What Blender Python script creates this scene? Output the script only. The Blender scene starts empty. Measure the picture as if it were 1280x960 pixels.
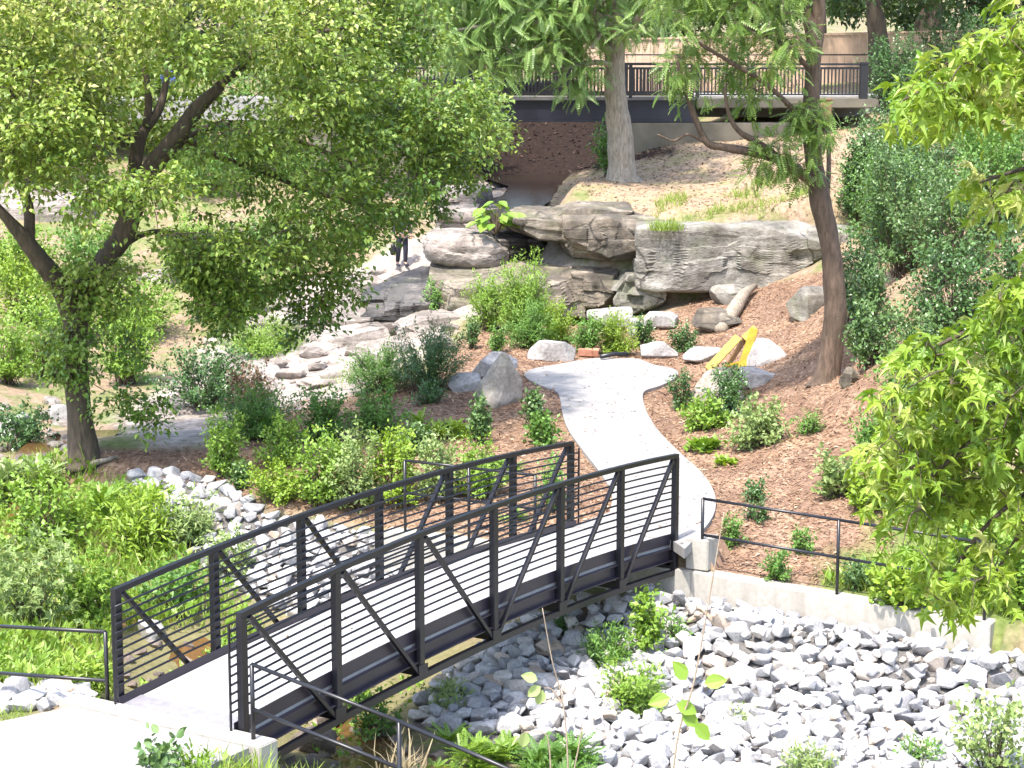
import bpy, bmesh, math
import numpy as np
from mathutils import Vector, Matrix

R = math.radians
sc = bpy.context.scene
col = sc.collection
# ---------------------------------------------------------------- camera (metres; camera at x=0,y=0 looking along +y)
FPX, CAM_H = 2520.0, 7.66            # focal length in pixels of a 1280 px wide picture
PITCH = math.atan(420 / 2520.0)
CP, SP = math.cos(PITCH), math.sin(PITCH)

def ray(px, py):
    u, v = (px - 640) / FPX, (480 - py) / FPX
    return np.array([u, CP + v * SP, -SP + v * CP])

def at(px, py, z):                   # point at height z seen at (px,py) of the survey photo
    d = ray(px, py); t = (z - CAM_H) / d[2]
    return np.array([d[0] * t, d[1] * t, z])

def pt(px, py, Y):                   # point at distance Y
    d = ray(px, py); t = Y / d[1]
    return np.array([d[0] * t, Y, CAM_H + d[2] * t])

# ---------------------------------------------------------------- noise
_rs = np.random.RandomState(7)
_perm = _rs.permutation(512)
_val = _rs.rand(512)
def _h(ix, iy, iz):
    return _val[_perm[(_perm[(_perm[ix & 511] + iy) & 511] + iz) & 511]]
def vnoise(P):
    P = np.asarray(P, float); I = np.floor(P).astype(int); F = P - I; F = F * F * (3 - 2 * F)
    x, y, z = I.T; fx, fy, fz = F.T
    def L(a, b, t): return a + (b - a) * t
    return L(L(L(_h(x, y, z), _h(x+1, y, z), fx), L(_h(x, y+1, z), _h(x+1, y+1, z), fx), fy),
             L(L(_h(x, y, z+1), _h(x+1, y, z+1), fx), L(_h(x, y+1, z+1), _h(x+1, y+1, z+1), fx), fy), fz) * 2 - 1
def fbm(P, oct=4):
    P = np.asarray(P, float); s = 0; a = 1.0
    for o in range(oct):
        s = s + a * vnoise(P * 2 ** o + o * 17.3); a *= .5
    return s
def sstep(a, b, x):
    t = np.clip((x - a) / (b - a), 0, 1); return t * t * (3 - 2 * t)
def unit(v):
    v = np.asarray(v, float); return v / (np.linalg.norm(v, axis=-1, keepdims=True) + 1e-12)

# ---------------------------------------------------------------- object helpers
def link_mesh(name, me, mat, parent=None):
    o = bpy.data.objects.new(name, me)
    if mat is not None and not me.materials: me.materials.append(mat)
    col.objects.link(o)
    if parent is not None: o.parent = parent
    return o

def arr_mesh(name, V, loops, sizes, rnd=None, smooth=False):
    me = bpy.data.meshes.new(name)
    V = np.asarray(V, np.float32); loops = np.asarray(loops, np.int32); sizes = np.asarray(sizes, np.int32)
    me.vertices.add(len(V)); me.vertices.foreach_set('co', V.ravel())
    me.loops.add(len(loops)); me.loops.foreach_set('vertex_index', loops)
    me.polygons.add(len(sizes))
    st = np.zeros(len(sizes), np.int32); st[1:] = np.cumsum(sizes)[:-1]
    me.polygons.foreach_set('loop_start', st); me.polygons.foreach_set('loop_total', sizes)
    me.polygons.foreach_set('use_smooth', np.full(len(sizes), smooth, dtype=bool))
    if rnd is not None:
        a = me.attributes.new('rnd', 'FLOAT', 'POINT'); a.data.foreach_set('value', np.asarray(rnd, np.float32))
    me.update(calc_edges=True); me.validate()
    return me

class MB:
    """collects boxes, beams, tubes and prisms and links them as one mesh"""
    def __init__(s): s.v = []; s.f = []; s.sm = []
    def add(s, V, F, smooth=False):
        b = len(s.v); s.v += [tuple(map(float, p)) for p in V]; s.f += [tuple(b + i for i in f) for f in F]; s.sm += [smooth] * len(F)
    def frame_box(s, c, ax, ay, az):
        c, ax, ay, az = map(np.asarray, (c, ax, ay, az))
        V = [c + i * ax + j * ay + k * az for i in (-1, 1) for j in (-1, 1) for k in (-1, 1)]
        s.add(V, [(0, 1, 3, 2), (4, 6, 7, 5), (0, 4, 5, 1), (2, 3, 7, 6), (0, 2, 6, 4), (1, 5, 7, 3)])
    def beam(s, a, b, w, h, up=(0, 0, 1)):
        a, b = np.asarray(a, float), np.asarray(b, float); d = unit(b - a)
        r = np.cross(d, up)
        if np.linalg.norm(r) < 1e-3: r = np.cross(d, (0, 1, 0))
        r = unit(r); u = np.cross(r, d)
        s.frame_box((a + b) / 2, d * np.linalg.norm(b - a) / 2, r * w / 2, u * h / 2)
    def tube(s, pts, rad, n=8, cap=True):
        pts = np.asarray(pts, float); m = len(pts); rad = np.broadcast_to(np.asarray(rad, float), (m,))
        T = np.gradient(pts, axis=0); T = unit(T)
        ref = np.array([0, 0, 1.]) if abs(T[0][2]) < .9 else np.array([0, 1., 0])
        N = unit(np.cross(T[0], ref)); V = []
        for i in range(m):
            N = unit(N - T[i] * np.dot(N, T[i])); B = np.cross(T[i], N)
            for k in range(n):
                t = 2 * math.pi * k / n; V.append(pts[i] + rad[i] * (math.cos(t) * N + math.sin(t) * B))
        F = [(i*n+k, i*n+(k+1) % n, (i+1)*n+(k+1) % n, (i+1)*n+k) for i in range(m-1) for k in range(n)]
        if cap: F += [tuple(range(n))[::-1], tuple((m-1)*n + k for k in range(n))]
        s.add(V, F, True)
    def prism(s, poly, z0, z1):
        n = len(poly); a = sum(poly[i][0]*poly[(i+1) % n][1] - poly[(i+1) % n][0]*poly[i][1] for i in range(n))
        if a < 0: poly = poly[::-1]
        zt = z1 if np.ndim(z1) else [z1]*n; zb = z0 if np.ndim(z0) else [z0]*n
        V = [(p[0], p[1], zb[i]) for i, p in enumerate(poly)] + [(p[0], p[1], zt[i]) for i, p in enumerate(poly)]
        s.add(V, [tuple(range(n))[::-1], tuple(range(n, 2*n))] + [(i, (i+1) % n, n+(i+1) % n, n+i) for i in range(n)])
    def build(s, name, mat, parent=None, bevel=0.0, origin=None):
        me = bpy.data.meshes.new(name)
        V = np.array(s.v)
        if origin is not None: V = V - np.asarray(origin)
        me.from_pydata([tuple(p) for p in V], [], s.f)
        me.polygons.foreach_set('use_smooth', s.sm)
        me.update()
        if bevel:
            bm = bmesh.new(); bm.from_mesh(me)
            bmesh.ops.bevel(bm, geom=list(bm.edges), offset=bevel, segments=2, affect='EDGES', clamp_overlap=True)
            bm.to_mesh(me); bm.free()
        o = link_mesh(name, me, mat, parent)
        if origin is not None and parent is None: o.location = tuple(origin)
        return o

def tag(o, label=None, cat=None, group=None, kind=None):
    if label: o['label'] = label
    if cat: o['category'] = cat
    if group: o['group'] = group
    if kind: o['kind'] = kind
    return o

def empty(name, loc, label, cat, group=None):
    o = bpy.data.objects.new(name, None); col.objects.link(o); o.location = tuple(map(float, loc)); o.empty_display_size = .2
    return tag(o, label, cat, group)

# ---------------------------------------------------------------- materials
def newmat(name):
    m = bpy.data.materials.new(name); m.use_nodes = True; nt = m.node_tree
    return m, nt, nt.nodes['Principled BSDF']
def nd(nt, t, **k):
    n = nt.nodes.new(t)
    for a, b in k.items(): setattr(n, a, b)
    return n
def ramp(nt, src, stops):
    r = nd(nt, 'ShaderNodeValToRGB'); e = r.color_ramp.elements
    while len(e) < len(stops): e.new(.5)
    for i, (p, c) in enumerate(stops):
        e[i].position = p; e[i].color = (c[0], c[1], c[2], 1) if np.ndim(c) else (c, c, c, 1)
    nt.links.new(src, r.inputs['Fac']); return r.outputs['Color']
def noise(nt, scale, detail=4, rough=.55, vec=None, dist=0):
    n = nd(nt, 'ShaderNodeTexNoise'); n.inputs['Scale'].default_value = scale; n.inputs['Detail'].default_value = detail
    n.inputs['Roughness'].default_value = rough; n.inputs['Distortion'].default_value = dist
    if vec is not None: nt.links.new(vec, n.inputs['Vector'])
    return n.outputs['Fac']
def mixc(nt, fac, a, b, mode='MIX'):
    m = nd(nt, 'ShaderNodeMix', data_type='RGBA', blend_type=mode)
    for s, v in ((0, fac), (6, a), (7, b)):
        if hasattr(v, 'links') or hasattr(v, 'is_linked'): nt.links.new(v, m.inputs[s])
        elif np.ndim(v): m.inputs[s].default_value = (v[0], v[1], v[2], 1)
        else: m.inputs[s].default_value = v
    return m.outputs[2]
def mth(nt, op, a, b=0.0, clamp=False):
    m = nd(nt, 'ShaderNodeMath', operation=op, use_clamp=clamp)
    for i, v in enumerate((a, b)):
        if hasattr(v, 'is_linked'): nt.links.new(v, m.inputs[i])
        else: m.inputs[i].default_value = v
    return m.outputs[0]
def objvec(nt): return nd(nt, 'ShaderNodeTexCoord').outputs['Object']
def posvec(nt): return nd(nt, 'ShaderNodeNewGeometry').outputs['Position']
def attr(nt, name): return nd(nt, 'ShaderNodeAttribute', attribute_name=name).outputs['Fac']
def bump(nt, bsdf, h, strength=.5, dist=.02):
    b = nd(nt, 'ShaderNodeBump'); b.inputs['Strength'].default_value = strength; b.inputs['Distance'].default_value = dist
    nt.links.new(h, b.inputs['Height']); nt.links.new(b.outputs[0], bsdf.inputs['Normal'])

def leafmat(name, c1, c2, c3=None, transl=.35, rough=.45):
    transl *= .75
    m, nt, b = newmat(name)
    a = attr(nt, 'rnd')
    stops = [(.0, c1), (.75, c2)] + ([(1.0, c3)] if c3 else [])
    c = ramp(nt, a, stops)
    nt.links.new(c, b.inputs['Base Color']); b.inputs['Roughness'].default_value = rough
    b.inputs['Specular IOR Level'].default_value = .5
    t = nd(nt, 'ShaderNodeBsdfTranslucent')
    h = nd(nt, 'ShaderNodeHueSaturation'); h.inputs['Value'].default_value = 1.25; h.inputs['Saturation'].default_value = 1.1
    h.inputs['Hue'].default_value = .485
    nt.links.new(c, h.inputs['Color']); nt.links.new(h.outputs[0], t.inputs['Color'])
    mx = nd(nt, 'ShaderNodeMixShader'); mx.inputs[0].default_value = transl
    nt.links.new(b.outputs[0], mx.inputs[1]); nt.links.new(t.outputs[0], mx.inputs[2])
    nt.links.new(mx.outputs[0], nt.nodes['Material Output'].inputs['Surface'])
    return m

def barkmat(name, c1, c2, scale=6):
    m, nt, b = newmat(name)
    mp = nd(nt, 'ShaderNodeMapping'); mp.inputs['Scale'].default_value = (1, 1, .22); nt.links.new(posvec(nt), mp.inputs['Vector'])
    n = noise(nt, scale * 2.2, 6, .65, mp.outputs[0], .4)
    n2 = noise(nt, scale * .35, 3, .5, posvec(nt))
    c = ramp(nt, n, [(.32, c1), (.66, c2)])
    c = mixc(nt, mth(nt, 'MULTIPLY', n2, .5), c, (c2[0]*.75, c2[1]*.85, c2[2]*.7))
    nt.links.new(c, b.inputs['Base Color']); b.inputs['Roughness'].default_value = .9
    bump(nt, b, n, .9, .05)
    return m

def rockmat(name, cols, scale=1.0, moss=0.0, dark=0.0, rand=False, attrib=False, strata=0.0, wet=0.0):
    m, nt, b = newmat(name)
    P = posvec(nt)
    n = noise(nt, 1.6 * scale, 6, .62, P, .3); n2 = noise(nt, 9 * scale, 5, .65, P)
    c = ramp(nt, n, [(.3, cols[0]), (.5, cols[1]), (.7, cols[2])])
    c = mixc(nt, ramp(nt, n2, [(.36, .55), (.6, 0.0)]), c, tuple(x * .55 for x in cols[0]))
    if rand or attrib:
        r = nd(nt, 'ShaderNodeObjectInfo').outputs['Random'] if rand else attr(nt, 'rnd')
        k = ramp(nt, r, [(0, (.50, .51, .54)), (.35, (.76, .77, .80)), (.7, (.95, .95, .97)), (.9, (1.05, 1.0, .94)), (1, (.82, .66, .52))])
        c = mixc(nt, 1.0, c, k, 'MULTIPLY')
    if strata:
        mp = nd(nt, 'ShaderNodeMapping'); mp.inputs['Scale'].default_value = (.35, .35, 5); mp.inputs['Rotation'].default_value = (.1, .12, 0)
        nt.links.new(P, mp.inputs['Vector']); s = noise(nt, 1.3, 5, .6, mp.outputs[0], .6)
        c = mixc(nt, ramp(nt, s, [(.40, strata), (.55, 0.0)]), c, tuple(x * .38 for x in cols[0]))
    if strata:
        vv = nd(nt, 'ShaderNodeTexVoronoi', feature='DISTANCE_TO_EDGE'); vv.inputs['Scale'].default_value = .6
        mq = nd(nt, 'ShaderNodeMapping'); mq.inputs['Scale'].default_value = (1, 1, 1.8); dv = nd(nt, 'ShaderNodeVectorMath', operation='ADD')
        nz = nd(nt, 'ShaderNodeTexNoise'); nz.inputs['Scale'].default_value = 1.6; nz.inputs['Detail'].default_value = 5; nt.links.new(P, nz.inputs['Vector'])
        sv = nd(nt, 'ShaderNodeVectorMath', operation='SCALE'); sv.inputs[3].default_value = .45; nt.links.new(nz.outputs['Color'], sv.inputs[0]); nt.links.new(P, dv.inputs[0]); nt.links.new(sv.outputs[0], dv.inputs[1]); nt.links.new(dv.outputs[0], mq.inputs['Vector']); nt.links.new(mq.outputs[0], vv.inputs['Vector'])
        c = mixc(nt, mth(nt, 'MULTIPLY', ramp(nt, vv.outputs['Distance'], [(.006, .8), (.028, 0.0)]), ramp(nt, noise(nt, .9, 3, .5, P), [(.47, 0.0), (.56, 1.0)])), c, tuple(x * .16 for x in cols[0]))
    if moss:
        g = noise(nt, 1.1, 6, .7, P)
        c = mixc(nt, ramp(nt, g, [(.5, 0.0), (.68, moss)]), c, (.13, .15, .07))
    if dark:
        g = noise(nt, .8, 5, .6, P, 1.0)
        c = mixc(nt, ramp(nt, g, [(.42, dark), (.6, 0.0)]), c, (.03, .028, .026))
    nt.links.new(c, b.inputs['Base Color']); b.inputs['Roughness'].default_value = .45 if wet else .88
    hh = mixc(nt, .5, n2, noise(nt, 30 * scale, 4, .6, P)); bump(nt, b, hh, .7, .05 / max(scale, .5))
    return m

def plain(name, c, rough=.5, metal=0.0, var=.12, scale=8, bumpd=0.0):
    m, nt, b = newmat(name)
    n = noise(nt, scale, 5, .6, posvec(nt))
    cc = ramp(nt, n, [(.3, tuple(x * (1 - var) for x in c)), (.7, tuple(min(1, x * (1 + var)) for x in c))])
    nt.links.new(cc, b.inputs['Base Color']); b.inputs['Roughness'].default_value = rough; b.inputs['Metallic'].default_value = metal
    if bumpd: bump(nt, b, noise(nt, scale * 5, 4, .6, posvec(nt)), .4, bumpd)
    return m

M = {}
M['steel'] = plain('dark_bronze_paint', (.009, .009, .014), .42, 0, .25, 5)
M['steel_light'] = plain('galvanised_plate', (.30, .29, .31), .5, .3, .15, 10)
M['toe'] = plain('dark_bronze_plate', (.026, .022, .034), .4, 0, .2, 3)
M['black_rail'] = plain('black_paint', (.014, .014, .018), .35, 0, .2, 4)
M['girder'] = plain('navy_black_paint', (.014, .014, .024), .45, 0, .2, 2)
M['girder_lip'] = plain('weathered_lip', (.10, .092, .09), .8, 0, .2, 3)
M['wood_wall'] = plain('tan_boards', (.52, .36, .25), .8, 0, .14, 3)
M['yellow'] = plain('yellow_paint', (.36, .25, .018), .55, 0, .3, 7)
M['brown_wood'] = plain('brown_wood', (.20, .12, .06), .8, 0, .2, 9)
M['brick'] = plain('red_brick', (.42, .20, .13), .9, 0, .2, 14)
M['abutment'] = plain('stained_concrete', (.125, .112, .085), .9, 0, .3, 1.2, .01)

def concrete(name, c, stain):
    m, nt, b = newmat(name); P = posvec(nt)
    n = noise(nt, .9, 6, .65, P); n2 = noise(nt, 14, 5, .7, P)
    cc = ramp(nt, n, [(.3, tuple(x * .86 for x in c)), (.65, c)])
    cc = mixc(nt, ramp(nt, n2, [(.45, 0.0), (.75, .55)]), cc, stain)
    mp = nd(nt, 'ShaderNodeMapping'); mp.inputs['Scale'].default_value = (2.2, 2.2, .25); nt.links.new(P, mp.inputs['Vector'])
    s = noise(nt, 2, 5, .6, mp.outputs[0]); cc = mixc(nt, ramp(nt, s, [(.46, 0.0), (.7, .6)]), cc, stain)
    nt.links.new(cc, b.inputs['Base Color']); b.inputs['Roughness'].default_value = .85
    bump(nt, b, n2, .25, .01); return m
M['path'] = concrete('pale_path_concrete', (.31, .30, .29), (.19, .175, .16))
M['deck'] = concrete('pale_deck_concrete', (.38, .375, .375), (.25, .245, .245))
M['wall'] = concrete('board_cast_concrete', (.42, .40, .36), (.25, .23, .19))

M['bark_dark'] = barkmat('dark_furrowed_bark', (.026, .019, .014), (.12, .088, .066))
M['bark_brown'] = barkmat('brown_furrowed_bark', (.040, .026, .019), (.165, .110, .082))
M['bark_pale'] = barkmat('pale_grey_bark', (.12, .095, .075), (.42, .35, .29), 7)
M['twig'] = barkmat('twig_bark', (.045, .032, .022), (.16, .12, .085), 8)
M['twig_pale'] = barkmat('pale_twig_bark', (.25, .18, .13), (.45, .35, .28), 8)

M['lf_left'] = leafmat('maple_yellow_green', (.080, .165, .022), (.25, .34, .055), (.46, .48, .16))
M['lf_walnut'] = leafmat('pinnate_green', (0.110, 0.204, 0.044), (0.220, 0.341, 0.094), (0.374, 0.462, 0.209))
M['lf_right'] = leafmat('pinnate_mid_green', (0.086, 0.172, 0.023), (0.196, 0.299, 0.057), (0.299, 0.380, 0.115))
M['lf_gum'] = leafmat('star_leaf_lime', (.14, .26, .03), (.26, .37, .045), (.42, .46, .14), .4)
M['lf_dark'] = leafmat('dark_glossy', (0.038, 0.090, 0.024), (0.090, 0.180, 0.048), (0.204, 0.312, 0.120), .2, .3)
M['lf_mid'] = leafmat('mid_green', (0.075, 0.176, 0.031), (0.156, 0.293, 0.055), (0.286, 0.403, 0.104))
M['lf_bright'] = leafmat('bright_green', (0.125, 0.237, 0.027), (0.225, 0.362, 0.050), (0.350, 0.450, 0.100))
M['lf_lime'] = leafmat('lime_green', (.15, .26, .022), (.25, .37, .040), (.38, .44, .09))
M['lf_pale'] = leafmat('pale_green', (0.163, 0.250, 0.069), (0.275, 0.362, 0.125), (0.413, 0.475, 0.225))
M['lf_blue'] = leafmat('bluish_green', (.048, .108, .030), (.125, .215, .062), (.31, .40, .20), .2, .35)
M['lf_bg'] = leafmat('deep_wood_green', (0.032, 0.067, 0.016), (0.075, 0.132, 0.030), (0.127, 0.184, 0.046))
M['grass'] = leafmat('grass_blades', (0.132, 0.220, 0.024), (0.264, 0.363, 0.055), (0.418, 0.418, 0.165))
M['dry'] = leafmat('dry_stalks', (.36, .30, .17), (.46, .40, .26), (.5, .45, .32))
M['chips'] = leafmat('bark_chips', (.07, .038, .022), (.33, .20, .118), (.57, .43, .31), .05, .9)
M['litter'] = leafmat('dead_leaves', (.13, .085, .05), (.27, .18, .105), (.40, .29, .18), .1, .8)

M['shade_litter'] = leafmat('shade_toned_leaves', (.010, .006, .005), (.040, .021, .015), (.13, .07, .05), .05, .8)  # dead leaves darkened to carry the bank's shade in their colour
M['riprap'] = rockmat('quarried_grey_rock', ((.42, .41, .40), (.54, .53, .515), (.64, .63, .61)), 3, rand=True)
M['riprap_mass'] = rockmat('quarried_grey_rock_mass', ((.42, .41, .40), (.54, .53, .515), (.64, .63, .61)), 3, attrib=True)
M['boulder'] = rockmat('pale_boulder', ((.27, .255, .25), (.39, .375, .365), (.50, .485, .47)), 1.4, moss=.25)
M['tan_boulder'] = rockmat('tan_boulder', ((.24, .205, .165), (.35, .31, .26), (.45, .41, .355)), 1.6, moss=.3)
M['ledge'] = rockmat('tan_ledge_rock', ((.15, .12, .085), (.28, .235, .18), (.40, .355, .29)), .9, moss=.5, dark=.6, strata=.6)
M['ledge_pale'] = rockmat('pale_ledge_rock', ((.21, .19, .155), (.32, .30, .26), (.42, .405, .37)), .8, moss=.6, dark=.45, strata=.35)
M['ledge_wet_shade'] = rockmat('wet_and_shaded_rock', ((.05, .045, .045), (.13, .115, .105), (.26, .22, .20)), .9, moss=.3, dark=.8, strata=.9, wet=1)  # truly wet on the bedrock face; paints shade in the cliff hollows
M['shelf'] = rockmat('water_worn_rock', ((.27, .225, .19), (.41, .355, .315), (.52, .465, .425)), .8, moss=.12, dark=.35, strata=.5)
M['creekstone'] = rockmat('creek_stone', ((.16, .12, .09), (.27, .215, .17), (.40, .34, .29)), 2, rand=True)

# ---------------------------------------------------------------- footbridge axis and the two wall lines
BA = .5603; B0 = np.array([-4.658, 22.97]); BL, BW, CAMB = 10.55, 1.90, .22
AX = np.array([math.sin(BA), math.cos(BA)]); PR = np.array([math.cos(BA), -math.sin(BA)])
def br(t, s, z=0.0):                 # t along (m), s across from the left truss (m)
    p = B0 + AX * t + PR * s; q = t / BL
    return np.array([p[0], p[1], z + CAMB * 4 * q * (1 - q)])
W0 = np.array([2.71, 30.75]); WE = unit(np.array([4.21, -2.3])); WN = np.array([-WE[1], WE[0]])

def wall_step(x, y):
    s = (x - W0[0]) * WE[0] + (y - W0[1]) * WE[1]; d = (x - W0[0]) * WN[0] + (y - W0[1]) * WN[1] - .17
    h = .42 * sstep(-7.5, -5.3, s) * (1 - sstep(4.9, 6.5, s))
    return -h * sstep(.11, -.11, d)
def cliff_step(x, y):
    yc = 56.6 + .25 * np.sin(x * .9)
    xe = x - .28 * np.maximum(y - 57, 0)
    h = 1.9 * sstep(-.6, .8, xe) * (1 - sstep(8.2, 11.5, x))
    return h * sstep(-.35, .45, y - yc) * (1 - sstep(1.5, 12, y - yc))
def steps(x, y): return wall_step(x, y) + cliff_step(x, y)

CTRL = [(860,748,-.82),(1000,790,-.95),(1195,822,-1.08),(1280,830,-1.1),(900,955,-1.62),(1100,950,-1.55),(1270,950,-1.45),(700,850,-1.42),
 (620,800,-1.3),(700,770,-1.05),(800,745,-.9),(560,900,-1.66),(470,900,-1.8),(450,950,-1.88),(400,850,-1.75),(200,830,-1.55),(250,760,-1.42),
 (330,790,-1.55),(480,700,-1.0),(430,660,-.72),(320,640,-.5),(240,620,-.5),(250,690,-1.05),(180,700,-1.3),(100,780,-1.3),(60,862,-.45),(20,885,-.28),
 (0,800,-.95),(100,872,-.4),(50,680,-1.2),(0,620,-1.0),(100,620,-.8),(160,600,-.5),(100,575,-.2),(60,560,-.5),(20,530,-.8),(0,470,-.6),
 (0,955,-.10),(90,890,-.12),(200,930,-.12),(250,958,-.16),(330,955,-.75),
 (760,520,-.04),(760,465,-.04),(700,560,-.04),(880,640,-.05),(800,680,-.07),(600,520,0),(540,560,-.05),(450,600,-.1),(350,590,-.2),(650,500,.02),
 (560,460,.0),(470,520,-.2),(400,560,-.2),(960,720,-.25),(1100,745,-.45),(1050,680,-.05),(1230,780,-.6),(930,590,.0),
 (700,255,3.0),(830,262,3.05),(950,262,3.1),(1000,240,3.5),(775,228,3.5),(880,215,3.75),(960,190,4.3),(850,185,4.35),(1000,165,4.75),
 (640,235,2.72),(590,245,2.62),(660,215,2.8),(700,228,2.72),(580,275,2.3),(560,300,1.9),(500,333,1.3),(600,335,1.55),(450,345,1.0),(640,385,.35),
 (850,392,.5),(930,385,.8),(560,400,.05),(500,395,0.0),(640,405,.22),(760,405,.25),(850,430,.05),(430,420,-.4),(300,440,-.5),(230,490,-.7),(430,470,-.35),
 (330,520,-.5),(200,545,-.68),(560,440,0),(480,500,-.15),(1040,480,.9),(1100,530,.7),(1050,560,.35),(1000,600,.1),(960,480,.35),(1000,440,.7),
 (1050,400,1.6),(1110,440,1.5),(1200,360,3.0),(1150,620,.3),(700,410,.2)]
CW = [(12,40,3.8),(14,50,4.8),(16,60,5.6),(12,56,4.3),(10,48,2.8),(9.2,36,1.5),(8.5,31,-.05),(12,30,.9),(20,40,6),(20,28,2),(10,20,-.6),(0,14,-2.2),(4,20,-2.0),
 (-6,14,-.6),(-15,20,-.6),(0,4,-2.4),(-14,40,-.5),(-14,50,-.2),(-16,60,1.2),(-8,66,2.1),(-10,75,4.2),(-3,82,4.5),(3,84,4.7),(10,80,5.7),(20,80,6.5),
 (-20,80,5.5),(-25,50,2),(-25,30,.5),(-12,30,-1.0),(0,100,6.0),(30,100,7.5),(-30,100,7),(0,140,8),(50,140,9),(-50,140,9),(60,60,9),(60,20,4),(-60,60,5),(-60,20,2),
 (0,-20,-2),(60,-20,3),(-60,-20,1)]
_C = np.array([at(*c) for c in CTRL] + [list(map(float, c)) for c in CW])
def _tps(r2): return np.where(r2 > 1e-12, .5 * r2 * np.log(np.maximum(r2, 1e-12)), 0)
_n = len(_C); _XY = _C[:, :2] / 20.0
_K = _tps(((_XY[:, None] - _XY[None]) ** 2).sum(-1)) + np.eye(_n) * 2e-4
_A = np.zeros((_n + 3, _n + 3)); _A[:_n, :_n] = _K; _A[:_n, _n] = 1; _A[:_n, _n+1:] = _XY; _A[_n:, :_n] = _A[:_n, _n:].T
_b = np.zeros(_n + 3); _b[:_n] = _C[:, 2] - steps(_C[:, 0], _C[:, 1])
_w = np.linalg.solve(_A, _b)

def in_poly(x, y, poly):
    x = np.asarray(x); y = np.asarray(y); r = np.zeros(x.shape, bool); n = len(poly)
    for i in range(n):
        x1, y1 = poly[i][:2]; x2, y2 = poly[(i+1) % n][:2]
        c = ((y1 > y) != (y2 > y)) & (x < (x2 - x1) * (y - y1) / (y2 - y1 + 1e-12) + x1); r ^= c
    return r
def smooth_closed(P, it=2):
    P = np.array(P, float)
    for _ in range(it):
        Q = np.roll(P, -1, 0); P = np.stack([.75*P + .25*Q, .25*P + .75*Q], 1).reshape(-1, P.shape[1])
    return P
PATH_PX = [(655,469),(657,464),(672,459),(700,455),(722,450),(745,447),(795,447),(806,451),(818,456),(838,459),(847,463),(848,468),(842,474),(826,482),(807,487),(803,492),(804,502),(808,515),(822,538),
           (850,566),(878,590),(893,612),(896,634),(886,655),(856,686)]
PATH_L = [(722,658),(762,640),(767,618),(752,592),(728,562),(708,535),(702,512),(700,496),(696,488),(676,482),(661,474)]
def chaikin(P, it=2):
    P = np.array(P, float)
    for _ in range(it): P = np.vstack([P[:1], np.stack([.75*P[:-1] + .25*P[1:], .25*P[:-1] + .75*P[1:]], 1).reshape(-1, 2), P[-1:]])
    return P
pathpoly = chaikin([at(px, py, .02)[:2] for px, py in PATH_PX])
_pb1, _pb0 = br(BL - .02, BW - .03)[:2], br(BL - .02, .03)[:2]
pathpoly = np.array(list(pathpoly) + [_pb1, _pb0] + list(chaikin([at(px, py, .02)[:2] for px, py in PATH_L[1:]])))
_ctr = pathpoly.mean(0)

POOLP = np.array([at(a, b, 2.8)[:2] for a, b in [(590,270),(602,252),(628,244),(636,233),(612,225),(600,219),(700,217),(742,221),(738,233),(700,244),(655,272)]])
def zt(x, y, detail=True):
    x = np.atleast_1d(np.asarray(x, float)); y = np.atleast_1d(np.asarray(y, float)); out = np.zeros(len(x))
    for i in range(0, len(x), 20000):
        xs, ys = x[i:i+20000], y[i:i+20000]; q = np.stack([xs, ys], 1) / 20.0
        out[i:i+20000] = _tps(((q[:, None] - _XY[None]) ** 2).sum(-1)) @ _w[:_n] + _w[_n] + q @ _w[_n+1:]
    out += steps(x, y)
    out = np.clip(out, -3.2, 16)
    s_ = (x - W0[0]) * WE[0] + (y - W0[1]) * WE[1]; d_ = (x - W0[0]) * WN[0] + (y - W0[1]) * WN[1]
    top = -.44 - .04 * np.maximum(s_, 0); inr = (s_ > -6.2) & (s_ < 5.3)
    beh = np.where(d_ > .17, top - .02 + .16 * np.maximum(d_ - .34, 0) + .02 * np.maximum(d_ - .34, 0) ** 2, top - .47)
    out = np.where(inr & (d_ > -1.2) & (d_ < 5), np.minimum(out, beh), out)
    if detail:
        P = np.stack([x, y, np.zeros_like(x)], 1)
        nk = 1 - .75 * (inr & (np.abs(d_) < 1.0))
        out += nk * (.05 * fbm(P * .8, 4) + .02 * vnoise(P * 4)) + np.clip((y - 60) / 40, 0, 1) * .2 * fbm(P * .3, 3)
    # the path slab lies on a levelled bed
    out = np.where(in_poly(x, y, POOLP), np.minimum(out, 2.66), out)
    near = in_poly(x, y, pathpoly); box = (x > -3) & (x < 6) & (y > 28) & (y < 58)
    for k in range(8): near |= box & in_poly(x + .35 * math.cos(k * .785), y + .35 * math.sin(k * .785), pathpoly)
    out = np.where(near & (d_ > .2), np.clip(out, -.06, -.03), np.where(near, np.minimum(out, -.06), out))
    sl = (x - B0[0]) * AX[0] + (y - B0[1]) * AX[1]; sw = (x - B0[0]) * PR[0] + (y - B0[1]) * PR[1]
    out = np.where((sl > -6) & (sl < .3) & (sw > -.9) & (sw < 2.6), np.minimum(out, -.12), out)
    return out
def gz(x, y): return float(zt([x], [y])[0])
def ground_at(px, py):
    d = ray(px, py); Y = np.linspace(14, 140, 1500); t = Y / d[1]
    z = CAM_H + d[2] * t; g = zt(d[0] * t, Y)
    k = np.argmax(z < g)
    if k == 0: k = len(Y) - 1
    a = (z[k-1] - g[k-1]); b = (z[k] - g[k]); f = a / (a - b + 1e-9); f = min(max(f, 0), 1)
    Yh = Y[k-1] + f * (Y[k] - Y[k-1]); th = Yh / d[1]
    return np.array([d[0] * th, Yh, gz(d[0] * th, Yh)])
def gpoly(pxs): return [tuple(ground_at(*p)[:2]) for p in pxs]

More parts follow.
